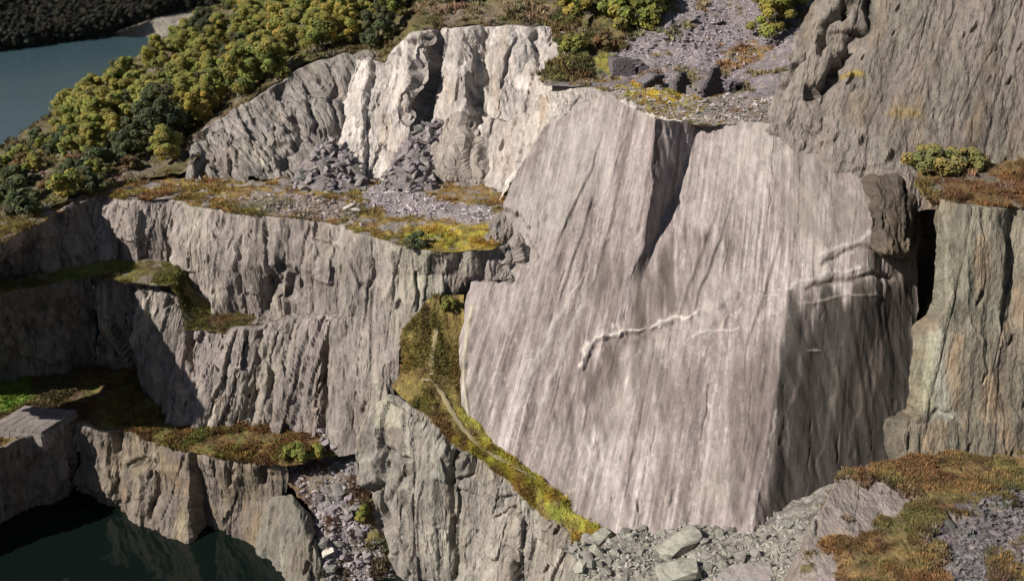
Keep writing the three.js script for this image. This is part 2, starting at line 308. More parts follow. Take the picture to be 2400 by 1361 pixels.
// the great slab
const PALE = [0.46, 0.42, 0.39], DARK = [0.055, 0.045, 0.04], MAUVE = [0.27, 0.225, 0.225];
function slabLook(u0, v, o) {
  const uc = 17, u = u0 + (0.2 - 0.006 * (u0 - uc)) * (v + 20);
  const w = u + 0.5 * fbm(u * 0.2, v * 0.05, 3, 3);
  const s1 = noise(w * 0.3, v * 0.03, 11), s2 = noise(w * 0.9, v * 0.045, 12), s3 = noise(w * 2.4, v * 0.1, 13), s4 = noise(w * 6, v * 0.3, 14), big = fbm(u * 0.07, v * 0.06, 15, 4), g = fbm(u * 2.2, v * 1.5, 16, 3);
  const amp = step(-0.25, 0.3, fbm(u * 0.1 + 5, v * 0.05, 18, 3)), am2 = step(-0.2, 0.3, fbm(u * 0.12 + 15, v * 0.07, 28, 3));
  o.h = amp * (0.03 * s2 + 0.02 * s3) + 0.5 * big + 0.03 * tri(w * 1.2, v * 0.2, 20) * amp + 0.015 * g + 0.008 * s4 + 0.07 * tri(u * 0.5, v * 0.3, 19);
  const ribbon = (wd, ln, sd) => { const q = w / wd + 0.25 * noise(v * 0.25, 3, sd), i = Math.floor(q), f = q - i, n = noise(v / ln + 37 * hash(i, 1, sd), i * 5.3, sd + 1); return n * step(0, 0.25, f) * step(1, 0.75, f); };
  const rb = ribbon(0.42, 9, 61), rb2 = ribbon(0.2, 5, 63), rb3 = ribbon(1.1, 16, 65);
  const ck = blocks(u * 0.2 + 0.06 * noise(u * 1.5, v * 0.8, 25), v * 0.1 + 0.05 * noise(u, v, 26), 27), crack = ck.r1 > 0.55 ? step(0.03, 0.006, ck.gap) * step(-0.2, 0.2, noise(u * 0.3, v * 0.25, 30)) : 0;
  const ck2 = cells(u * 0.45 + 3, v * 0.3, 33), chip = ck2.r1 > 0.86 ? step(0.22, 0.16, Math.max(Math.abs(ck2.dx + 0.15 * ck2.dy) * 1.2, Math.abs(ck2.dy) * (1 + ck2.r2))) : 0;
  o.h -= 0.14 * crack + 0.09 * chip;
  let k = mix([0.32, 0.275, 0.258], [0.255, 0.212, 0.196], clamp(0.5 + 1.2 * big + 0.5 * s1));
  const st = 0.55 * s2 + 0.45 * s3;
  const s5 = noise(w * 14, v * 0.7, 24);
  k = mix(k, PALE, step(0.1, 0.42, st + 0.4 * s4 * am2 + 0.22 * s5) * amp * 0.7);
  k = mix(k, [0.13, 0.1, 0.088], step(0.1, 0.5, -st + 0.35 * s4 * amp + 0.2 * s5) * am2 * 0.9);
  k = mix(k, [0.3, 0.285, 0.235], clamp(fbm(u * 0.25, v * 0.2, 17, 4) * 1.3 - 0.1) * 0.6);
  k = mix(k, PALE, step(0.42, 0.5, fbm(u * 2.4, v * 1.6, 29, 3) + 0.25 * big) * 0.5);
  const gate = 0.35 + 0.65 * amp, dry = 0.35 + 0.65 * am2;
  k = mix(k, [0.5, 0.455, 0.425], gate * (0.75 * step(0.3, 0.6, rb) + 0.5 * step(0.35, 0.6, rb2) + 0.35 * step(0.35, 0.65, rb3)) * 0.75);
  k = mix(k, [0.135, 0.105, 0.093], dry * (0.7 * step(0.3, 0.6, -rb) + 0.45 * step(0.35, 0.6, -rb2) + 0.5 * step(0.3, 0.65, -rb3)) * 0.75);
  k = mix(k, [0.14, 0.115, 0.105], crack * 0.6);
  const m = (1 + 0.25 * g + 0.08 * s4) * (1 + (ck2.r3 - 0.5) * 0.08 - 0.12 * chip);
  o.c = [k[0] * m, k[1] * m * 0.985, k[2] * m * 1.035];
}
const ln = (p, w, h, c, a = 1, more = {}) => ({ p, w, h, c, a, ...more });
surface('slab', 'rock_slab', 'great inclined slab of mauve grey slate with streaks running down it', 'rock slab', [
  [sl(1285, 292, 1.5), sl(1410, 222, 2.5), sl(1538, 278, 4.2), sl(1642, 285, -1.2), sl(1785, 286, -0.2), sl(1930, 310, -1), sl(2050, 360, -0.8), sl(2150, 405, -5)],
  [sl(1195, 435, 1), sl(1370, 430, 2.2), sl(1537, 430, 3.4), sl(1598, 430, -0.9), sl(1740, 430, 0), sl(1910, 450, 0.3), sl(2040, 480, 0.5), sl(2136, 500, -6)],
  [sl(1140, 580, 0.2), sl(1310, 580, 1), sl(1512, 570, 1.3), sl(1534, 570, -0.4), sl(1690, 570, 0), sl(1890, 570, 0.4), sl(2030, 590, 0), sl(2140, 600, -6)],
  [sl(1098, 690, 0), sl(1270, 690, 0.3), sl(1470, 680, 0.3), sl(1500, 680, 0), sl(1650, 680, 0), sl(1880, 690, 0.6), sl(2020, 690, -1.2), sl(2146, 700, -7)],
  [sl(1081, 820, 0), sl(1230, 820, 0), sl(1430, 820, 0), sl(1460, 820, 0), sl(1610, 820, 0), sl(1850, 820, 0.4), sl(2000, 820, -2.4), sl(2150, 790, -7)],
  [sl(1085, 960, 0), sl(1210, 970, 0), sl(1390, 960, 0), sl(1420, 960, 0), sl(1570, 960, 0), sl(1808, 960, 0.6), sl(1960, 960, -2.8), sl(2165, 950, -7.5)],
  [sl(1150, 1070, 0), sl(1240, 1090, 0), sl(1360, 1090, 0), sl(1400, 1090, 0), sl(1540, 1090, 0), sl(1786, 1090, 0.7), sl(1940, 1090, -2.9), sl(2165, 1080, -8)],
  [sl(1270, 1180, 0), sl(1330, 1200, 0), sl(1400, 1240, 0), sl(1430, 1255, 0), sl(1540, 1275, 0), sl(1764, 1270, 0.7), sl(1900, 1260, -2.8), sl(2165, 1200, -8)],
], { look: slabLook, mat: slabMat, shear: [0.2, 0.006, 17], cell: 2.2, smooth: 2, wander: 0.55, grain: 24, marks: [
  ln([[1420, 290], [1385, 400], [1330, 520], [1300, 600]], 0.16, 0, [0.13, 0.11, 0.1], 0.5, { taper: 1, lip: 0.28, lw: 2.2, jag: 0.1 }),
  ln([[1475, 300], [1440, 400], [1410, 480]], 0.12, 0, null, 0, { taper: 1, lip: 0.17, lw: 1.6, jag: 0.1 }),
  ln([[1400, 430], [1375, 520], [1330, 650], [1300, 740]], 0.2, 0, [0.14, 0.115, 0.105], 0.7, { taper: 1, lip: 0.22, lw: 2.2, jag: 0.1 }),
  ln([[1450, 480], [1420, 570], [1390, 680]], 0.2, 0, [0.15, 0.12, 0.11], 0.6, { taper: 1, lip: 0.11, lw: 1.5, jag: 0.1 }),
  ln([[1730, 430], [1690, 560], [1640, 690], [1620, 760]], 0.16, 0, [0.14, 0.115, 0.105], 0.8, { taper: 1, lip: 0.17, lw: 2, jag: 0.08 }),
  ln([[1700, 440], [1660, 560], [1600, 720], [1580, 800]], 0.2, 0, [0.16, 0.13, 0.12], 0.7, { taper: 1, lip: 0.11, lw: 1.5, jag: 0.1 }),
  ln([[1853, 470], [1830, 560], [1795, 680], [1755, 800], [1740, 960]], 0.18, 0, [0.15, 0.12, 0.11], 0.6, { taper: 1, lip: 0.15, lw: 2.5, jag: 0.1 }),
  ln([[1430, 560], [1380, 680], [1330, 790], [1280, 920], [1240, 1040]], 0.4, 0.06, PALE, 0.6, { taper: 1 }),
  ln([[1370, 640], [1300, 760], [1250, 860], [1200, 1020]], 0.4, 0.06, PALE, 0.75, { taper: 1 }),
  ln([[1460, 760], [1420, 880], [1380, 1020], [1370, 1110]], 0.35, 0.06, PALE, 0.7, { taper: 1 }),
  ln([[1530, 770], [1455, 920], [1418, 1040], [1395, 1130]], 0.3, 0.05, PALE, 0.75, { taper: 1 }),
  ln([[1600, 560], [1560, 680], [1520, 800], [1470, 960]], 0.5, 0, [0.15, 0.118, 0.105], 0.6, { taper: 1 }),
  ln([[1350, 830], [1310, 930], [1280, 1030]], 0.45, 0, [0.15, 0.118, 0.108], 0.65, { taper: 1 }),
  { p: [[1500, 690], [1560, 590], [1600, 540], [1690, 520], [1660, 640], [1600, 740], [1500, 800], [1440, 900], [1390, 920], [1420, 800]], area: 1, w: 1, c: [0.1, 0.077, 0.066], a: 0.95, jag: 1.6, jf: 1, js: 0.1, mot: 1.8 },
  { p: [[1400, 560], [1470, 630], [1440, 760], [1360, 900], [1330, 1000], [1300, 900], [1350, 720]], area: 1, w: 1, c: [0.12, 0.094, 0.084], a: 0.8, jag: 1.6, jf: 1, js: 0.1, mot: 1.8 },
  { p: [[1370, 820], [1640, 850], [1600, 960], [1500, 1010], [1340, 1030]], area: 1, w: 1.2, c: [0.15, 0.119, 0.109], a: 0.75, jag: 1.6, jf: 1, js: 0.12, mot: 1.4 },
  { p: [[1740, 850], [1860, 800], [1850, 900], [1790, 1100], [1700, 1230], [1680, 1100]], area: 1, w: 1, c: [0.14, 0.111, 0.102], a: 0.75, jag: 1.6, jf: 1, js: 0.12, mot: 1.6 },
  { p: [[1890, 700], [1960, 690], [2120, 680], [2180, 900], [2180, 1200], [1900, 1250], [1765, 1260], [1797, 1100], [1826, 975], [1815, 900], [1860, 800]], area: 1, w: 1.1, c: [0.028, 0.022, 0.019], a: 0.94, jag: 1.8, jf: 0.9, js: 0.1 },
  { p: [[1800, 285], [2060, 335], [2190, 390], [2190, 640], [2040, 640], [1960, 610], [1890, 560], [1830, 450], [1785, 350]], area: 1, w: 2.6, c: [0.2, 0.17, 0.153], a: 0.85, jag: 2.4, jf: 0.4, js: 0.35, mot: 1 },
  { p: [[1160, 495], [1222, 505], [1250, 600], [1200, 648], [1125, 655]], area: 1, w: 0.25, h: -0.7, c: [0.22, 0.2, 0.18], a: 0.6, jag: 0.7, jf: 0.9 },
  { p: [[1660, 330], [1780, 290], [1840, 230], [1880, 260], [1800, 400], [1680, 420]], area: 1, w: 1.4, c: [0.38, 0.34, 0.318], a: 0.6, jag: 1.4, jf: 0.6, mot: 1.2 },
  { p: [[1290, 300], [1420, 260], [1440, 420], [1300, 560], [1180, 560], [1180, 460]], area: 1, w: 0.8, c: [0.34, 0.315, 0.3], a: 0.5, jag: 1.4, jf: 0.6, mot: 1.2 },
  ln([[1360, 850], [1395, 785], [1440, 775], [1480, 780], [1520, 765], [1580, 750], [1630, 732]], 0.3, 0.3, [0.56, 0.51, 0.48], 0.9, { jag: 0.42, jf: 0.8, brk: 1 }),
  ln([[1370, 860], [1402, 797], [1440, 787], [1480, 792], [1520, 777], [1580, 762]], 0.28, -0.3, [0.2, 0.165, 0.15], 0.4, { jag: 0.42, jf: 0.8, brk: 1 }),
  ln([[1640, 790], [1690, 760], [1740, 730], [1790, 690], [1850, 680]], 0.12, 0.08, [0.46, 0.42, 0.39], 0.7, { jag: 0.5, jf: 1.2, brk: 1 }),
  ln([[1850, 680], [1900, 655], [1950, 640], [2020, 628]], 0.28, 0.18, [0.45, 0.41, 0.385], 0.75, { jag: 0.3, jf: 0.8, brk: 1 }),
  ln([[1630, 790], [1680, 775], [1730, 770]], 0.12, 0.1, [0.5, 0.46, 0.43], 0.8, { jag: 0.25, jf: 0.9 }),
  ln([[1690, 740], [1660, 760], [1640, 740], [1700, 690], [1760, 640]], 0.5, 0.04, [0.42, 0.38, 0.36], 0.5, { jag: 0.6 }),
  ln([[1925, 600], [1960, 580], [2000, 565], [2040, 545]], 0.35, 0.16, [0.44, 0.4, 0.375], 0.7, { jag: 0.4, jf: 0.8, brk: 1 }),
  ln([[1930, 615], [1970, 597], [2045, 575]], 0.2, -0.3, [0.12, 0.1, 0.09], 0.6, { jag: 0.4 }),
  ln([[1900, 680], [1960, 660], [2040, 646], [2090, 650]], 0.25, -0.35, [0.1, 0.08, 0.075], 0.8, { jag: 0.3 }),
  ln([[1890, 712], [1960, 696], [2060, 695]], 0.12, 0.15, [0.27, 0.24, 0.21], 0.7, { jag: 0.2 }),
  ln([[1893, 820], [1930, 822]], 0.1, 0.2, [0.42, 0.38, 0.35], 0.8, { jag: 0.05, taper: 1 }),
  ln([[1582, 1150], [1572, 1182]], 0.12, -0.3, [0.15, 0.13, 0.12], 0.6, { jag: 0.1 }),
  ln([[1495, 1172], [1499, 1198]], 0.12, -0.3, [0.15, 0.13, 0.12], 0.6, { jag: 0.1 }),
  ln([[1440, 1168], [1500, 1172], [1560, 1185]], 0.1, -0.15, null, 0, { jag: 0.3 }),
  ln([[1822, 960], [1800, 1060], [1775, 1160], [1762, 1230]], 0.1, 0.06, [0.52, 0.48, 0.46], 0.8, { jag: 0.12, jf: 1.2, brk: 1 }),
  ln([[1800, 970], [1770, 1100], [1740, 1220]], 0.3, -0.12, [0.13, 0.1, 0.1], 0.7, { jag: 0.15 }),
  ln([[1975, 800], [1950, 950], [1915, 1100]], 0.3, 0, [0.19, 0.165, 0.14], 0.4, { taper: 1 }),
  ln([[2060, 760], [2030, 900], [1990, 1060]], 0.25, 0, [0.2, 0.165, 0.135], 0.4, { taper: 1 }),
  ln([[2085, 720], [2060, 850], [2040, 960]], 0.4, 0, [0.16, 0.13, 0.115], 0.4, { taper: 1 }),
  ln([[1900, 700], [1880, 850], [1850, 960]], 0.35, 0, [0.19, 0.155, 0.145], 0.4, { taper: 1 }),
  ln([[1105, 720], [1092, 800], [1086, 900], [1098, 970]], 0.2, 0.15, [0.46, 0.42, 0.3], 0.7, { jag: 0.1 }),
] });

surface('upper', 'cliff', 'high grey green cliff of cracked slate rising above the slab to the upper right', 'cliff', [
  [sl(1935, -60, 1), sl(1975, -60, 2.5), sl(2060, -60, 3), sl(2200, -60, 4), sl(2440, -60, 5)],
  [sl(1885, 40, 0.6), sl(1930, 40, 2), sl(2010, 60, 2), sl(2180, 60, 3), sl(2440, 60, 4)],
  [sl(1832, 150, 0.2), sl(1875, 150, 1.4), sl(1965, 170, 1.2), sl(2150, 170, 2), sl(2440, 170, 3)],
  [sl(1808, 240, -0.5), sl(1850, 235, 0.4), sl(1920, 255, 0.3), sl(2120, 270, 1), sl(2440, 280, 1.5)],
  [sl(1785, 300, -0.6), sl(1840, 315, 0.05), sl(1930, 350, 0.1), sl(2130, 430, 0.1), sl(2470, 420, 0)],
  [sl(1780, 340, -2), sl(1840, 355, -1), sl(1930, 420, -1), sl(2130, 490, -1.5), sl(2470, 460, -1.5)],
], { beyond: 1, look: rockLook({ seed: 2, cu: 4, cv: 9, plate: 0.3, joint: 0.08, flute: 0.22, fine: 0.2, lean: -0.1, A: [0.175, 0.147, 0.133], B: [0.14, 0.12, 0.104], C: [0.16, 0.156, 0.126], rust: [0.24, 0.165, 0.1], rustAmt: 0.3, stain: [0.075, 0.063, 0.05], stainAmt: 0.6 }), grain: 17, marks: [
  ln([[2045, 0], [2035, 40], [2030, 70], [2000, 80], [1990, 110], [1975, 130]], 0.4, -1.6, [0.07, 0.06, 0.05], 0.7, { jag: 0.3 }),
  ln([[1935, 90], [1925, 60], [1950, 40], [1975, 25], [1990, 10]], 0.55, -1.8, [0.07, 0.06, 0.05], 0.7, { jag: 0.3 }),
  ln([[1985, 0], [1978, 40]], 0.4, -1.4, null, 0, { jag: 0.2 }),
  ln([[1970, 140], [1960, 175], [1935, 200], [1905, 215]], 0.75, -2.4, [0.09, 0.08, 0.075], 0.6, { jag: 0.3 }),
  ln([[1880, 130], [1862, 160], [1840, 200]], 0.3, -1.2, null, 0, { jag: 0.3 }),
  ln([[1850, 125], [1838, 165]], 0.3, -1, null, 0, { jag: 0.2 }),
  ln([[1928, 90], [1925, 120]], 0.3, -1, null, 0, { jag: 0.2 }),
  ln([[1980, 172], [2020, 172]], 0.35, 0.2, [0.27, 0.2, 0.04], 0.9, { jag: 0.3 }),
  { p: [[1770, 360], [1800, 250], [1860, 240], [1940, 290], [2060, 360], [2140, 430], [2130, 520], [1900, 460]], area: 1, w: 2.6, c: [0.225, 0.194, 0.177], a: 0.9, jag: 2.2, jf: 0.4, mot: 1 },
  { p: [[1890, -60], [1980, -60], [1990, 120], [1900, 230], [1810, 240], [1850, 100]], area: 1, w: 1.5, c: [0.24, 0.212, 0.185], a: 0.75, jag: 1.5, jf: 0.5, mot: 1 },
  ln([[2100, 262], [2150, 265]], 0.7, 0.2, [0.24, 0.17, 0.05], 0.6, { jag: 0.5 }),
  ln([[1880, 290], [1920, 330], [1930, 300], [1925, 280]], 0.2, -0.4, null, 0, { jag: 0.4 }),
  ln([[1890, 340], [1900, 380], [1935, 410]], 0.2, -0.4, [0.14, 0.12, 0.11], 0.6, { jag: 0.4 }),
] });

surface('ribs', 'rock_outcrop', 'broken ribs of rock standing out at the upper left edge of the slab', 'outcrop', [
  [sl(1158, 495, -1), sl(1180, 488, -0.5), sl(1202, 482, -0.3), sl(1222, 490, -0.5), sl(1240, 505, -1)],
  [sl(1126, 560, -1), sl(1152, 550, 0.3), sl(1185, 545, 0.55), sl(1220, 550, 0.4), sl(1250, 570, -0.9)],
  [sl(1098, 620, -1), sl(1128, 615, 0.3), sl(1172, 620, 0.6), sl(1208, 612, 0.5), sl(1232, 610, -0.9)],
  [sl(1088, 665, -1.2), sl(1114, 662, -0.5), sl(1150, 664, -0.3), sl(1186, 652, -0.3), sl(1212, 642, -1)],
], { smooth: 2, look: rockLook({ seed: 33, cu: 1.1, cv: 3.2, plate: 0.8, joint: 0.3, flute: 0.2, lean: 0.15, A: [0.28, 0.245, 0.23], B: [0.235, 0.205, 0.19], C: [0.3, 0.275, 0.245] }) });
surface('gully', 'gully', 'dark recessed gully between the slab and the right hand buttress', 'gully', [
  [[2060, 360, 121], [2140, 380, 122], [2200, 380, 121], [2280, 400, 113]],
  [[2060, 600, 118], [2150, 600, 121], [2205, 600, 118], [2260, 600, 108]],
  [[2060, 850, 113], [2150, 850, 116], [2195, 850, 112], [2260, 850, 104]],
  [[2060, 1120, 106], [2150, 1120, 108], [2190, 1120, 104], [2260, 1120, 97]],
], { look: rockLook({ seed: 4, cu: 1.4, cv: 5, plate: 0.8, A: [0.17, 0.15, 0.12], B: [0.13, 0.115, 0.095], C: [0.21, 0.19, 0.155] }) });
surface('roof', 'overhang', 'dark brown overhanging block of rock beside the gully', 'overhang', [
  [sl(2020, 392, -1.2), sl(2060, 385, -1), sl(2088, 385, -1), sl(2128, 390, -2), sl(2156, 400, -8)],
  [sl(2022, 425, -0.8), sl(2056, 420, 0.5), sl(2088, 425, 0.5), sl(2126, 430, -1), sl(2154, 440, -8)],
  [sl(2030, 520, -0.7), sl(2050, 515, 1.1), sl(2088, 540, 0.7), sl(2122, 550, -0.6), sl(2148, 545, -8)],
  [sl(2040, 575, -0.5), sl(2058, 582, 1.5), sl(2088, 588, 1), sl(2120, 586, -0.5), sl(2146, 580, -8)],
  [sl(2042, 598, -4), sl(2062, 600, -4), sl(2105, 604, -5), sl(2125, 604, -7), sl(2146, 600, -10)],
], { smooth: 1, look: rockLook({ seed: 5, cu: 1.4, cv: 4, plate: 0.5, A: [0.09, 0.069, 0.05], B: [0.065, 0.051, 0.04], C: [0.135, 0.112, 0.09], lean: -0.2 }) });  // brown stained rock, darkened further so its shade sits in the colour

const L1 = -28.5, L2 = -41.3, L3 = -31, L4 = -64, LP = -74.2, LL = -200;
surface('rterrace', 'terrace', 'heather and gorse ledge on top of the right hand buttress', 'terrace', [
  [[2090, 345, L3], [2260, 340, L3], [2460, 340, L3]],
  [[2135, 385, L3 + 0.6], [2280, 385, L3 + 0.6], [2460, 385, L3 + 1]],
  [[2150, 430, L3 + 0.2], [2290, 430, L3 + 0.3], [2460, 430, L3 + 0.3]],
  [[2192, 468, L3], [2300, 478, L3], [2460, 490, L3]],
  [[2200, 480, L3 - 0.7], [2300, 492, L3 - 0.7], [2460, 502, L3 - 0.7]],
], { mat: soilMat, flat: true, beyond: 1, pull: 0.4, look: heathLook({ seed: 5, bump: 0.8, A: [0.12, 0.065, 0.03], B: [0.16, 0.1, 0.035], C: [0.16, 0.13, 0.1], bare: 0.15 }) });

const buttressRock = { seed: 6, cu: 4, cv: 14, plate: 0.35, joint: 0.06, flute: 0.15, fine: 0.15, A: [0.19, 0.165, 0.13], B: [0.15, 0.13, 0.1], C: [0.22, 0.212, 0.165], rust: [0.28, 0.19, 0.12], rustAmt: 0.5, stain: [0.13, 0.12, 0.09], stainAmt: 0.45 };
surface('buttress', 'buttress', 'tall square edged buttress of olive grey rock at the right edge', 'buttress', [
  [[2190, 466, 106], [2210, 470, 98.6], [2290, 482, 97.6], [2352, 486, 97.8], [2362, 486, 98.6], [2460, 495, 97]],
  [[2195, 600, 104], [2213, 600, 96.6], [2290, 610, 95.8], [2352, 620, 96], [2364, 620, 96.8], [2460, 620, 95]],
  [[2195, 715, 102], [2218, 720, 95], [2290, 755, 94.3], [2345, 745, 94.6], [2360, 745, 95.2], [2460, 745, 93.8]],
  [[2138, 768, 101], [2178, 772, 95], [2262, 790, 93.2], [2345, 800, 93.4], [2360, 800, 93.6], [2460, 800, 92.6]],
  [[2130, 960, 97], [2172, 965, 91.8], [2240, 965, 91.2], [2320, 965, 91.2], [2360, 965, 91.2], [2460, 965, 90.6]],
  [[2088, 980, 94], [2122, 985, 90.6], [2220, 985, 90.2], [2300, 990, 90.4], [2360, 990, 90.2], [2460, 990, 90]],
  [[2085, 1120, 92], [2120, 1120, 88.6], [2220, 1130, 88], [2300, 1130, 88], [2360, 1130, 88], [2460, 1130, 88]],
], { beyond: 1, rim: [0, -0.9], look: rockLook(buttressRock), smooth: 2, marks: [
  ln([[2208, 480], [2206, 600], [2212, 700]], 0.3, 0.1, [0.3, 0.28, 0.22], 0.5, { jag: 0.2 }),
  ln([[2250, 790], [2235, 860], [2245, 950]], 0.5, 0, [0.34, 0.24, 0.15], 0.6, { jag: 0.3 }),
  ln([[2200, 790], [2205, 880], [2210, 960]], 0.9, 0, [0.33, 0.34, 0.29], 0.7, { jag: 0.5 }),
  ln([[2180, 800], [2165, 880], [2160, 950]], 0.7, 0, [0.33, 0.33, 0.24], 0.7, { jag: 0.5 }),
  ln([[2160, 990], [2200, 965], [2250, 985]], 0.2, -0.5, null, 0, { jag: 0.3 }),
  ln([[2130, 1020], [2128, 1050]], 0.15, -0.5, null, 0, { jag: 0.1 }),
  { p: [[2170, 1000], [2210, 1000], [2215, 1070], [2175, 1070]], area: 1, w: 0.3, c: [0.33, 0.24, 0.16], a: 0.6, jag: 0.5, mot: 1 },
] });

surface('bench', 'heath_bench', 'near bench of mauve bare rock and rust brown heather at the lower right', 'hillside', [
  [[1995, 1150, 89], [2005, 1112, 87.5], [2130, 1072, 89], [2250, 1060, 90], [2460, 1060, 90]],
  [[1895, 1225, 86.5], [1965, 1135, 83.5], [2110, 1120, 84], [2250, 1115, 85], [2460, 1110, 86]],
  [[1862, 1300, 84], [1925, 1200, 79.5], [2090, 1205, 78.5], [2250, 1200, 78], [2460, 1200, 79]],
  [[1832, 1390, 81], [1890, 1310, 75.5], [2060, 1320, 71.5], [2250, 1320, 70.5], [2460, 1310, 71]],
  [[1800, 1500, 78], [1870, 1450, 70], [2050, 1450, 65], [2250, 1450, 64], [2460, 1450, 64]],
], { beyond: 1, mat: rockMat, flat: true, look: rockLook({ seed: 7, cu: 5, cv: 6, plate: 0.14, joint: 0.03, flute: 0.05, fine: 0.14, A: [0.23, 0.195, 0.19], B: [0.2, 0.175, 0.16], C: [0.24, 0.21, 0.17], stainAmt: 0.1 }), marks: [
  { p: [[2000, 1110], [2150, 1060], [2460, 1050], [2460, 1150], [2280, 1200], [2200, 1260], [2230, 1400], [1950, 1450], [1940, 1270], [2000, 1230], [2100, 1220], [2160, 1180], [2080, 1150]], area: 1, w: 0.4, vary: 1, c: [0.15, 0.1, 0.038], h: 0.4, jag: 1.6, jf: 0.7 },
  { p: [[2300, 1180], [2460, 1140], [2460, 1450], [2240, 1450], [2220, 1270]], area: 1, w: 0.5, vary: 1, c: [0.12, 0.108, 0.112], jag: 1.8, jf: 0.6 },
  { p: [[2330, 1290], [2420, 1240], [2440, 1340], [2350, 1361]], area: 1, w: 0.5, vary: 1, c: [0.15, 0.098, 0.032], jag: 2, jf: 0.6, mot: 2 },
] });

surface('talus', 'talus', 'pale green grey slope of broken rock at the foot of the slab', 'talus', [
  [[1300, 1270, 92.5], [1465, 1248, 92.8], [1620, 1230, 93.5], [1780, 1215, 93], [2010, 1110, 94]],
  [[1338, 1292, 89.6], [1480, 1285, 89.8], [1650, 1265, 89.5], [1780, 1255, 88.5], [1930, 1200, 88]],
  [[1345, 1320, 87], [1500, 1330, 86], [1650, 1330, 85.5], [1780, 1320, 85], [1900, 1310, 84]],
  [[1350, 1450, 82], [1500, 1450, 81], [1650, 1450, 80], [1780, 1450, 79], [1880, 1450, 78]],
], { mat: rockMat, flat: true, look: heathLook({ seed: 8, bump: 0.9, A: [0.16, 0.148, 0.135], B: [0.2, 0.19, 0.165], C: [0.24, 0.225, 0.195], bare: 0.4, scale: 0.6 }) });

surface('ramp', 'grass_ramp', 'curving ramp of brown and yellow green grass beneath the slab', 'ramp', [
  [[1025, 690, 114], [1050, 695, 113.5], [1095, 690, 114]],
  [[945, 772, 111.2], [1010, 775, 111], [1110, 770, 112]],
  [[955, 850, 108.2], [1020, 850, 108], [1115, 850, 109.5]],
  [[912, 912, 106.2], [1000, 925, 105.2], [1120, 930, 106.5]],
  [[1000, 968, 103.2], [1060, 985, 102.6], [1140, 985, 104]],
  [[1058, 1042, 100.6], [1120, 1050, 100.2], [1190, 1045, 102]],
  [[1168, 1112, 97.6], [1230, 1125, 97.2], [1330, 1135, 99]],
  [[1260, 1192, 95.1], [1330, 1195, 95.2], [1450, 1205, 97]],
  [[1336, 1248, 93.1], [1400, 1245, 93.2], [1540, 1235, 96]],
  [[1350, 1275, 91.8], [1420, 1270, 92], [1560, 1265, 94]],
], { mat: soilMat, flat: true, look: heathLook({ seed: 9, bump: 0.35, A: [0.155, 0.1, 0.04], B: [0.205, 0.145, 0.045], C: [0.22, 0.17, 0.05], bare: 0.3 }), marks: [
  { p: [[1070, 950], [1130, 990], [1180, 1030], [1340, 1115], [1470, 1190], [1560, 1240], [1560, 1270], [1340, 1290], [1150, 1110], [1060, 1040], [1085, 1000]], area: 1, w: 0.5, vary: 1, c: [0.31, 0.28, 0.045], jag: 0.6, jf: 0.8, mot: 2 },
] });

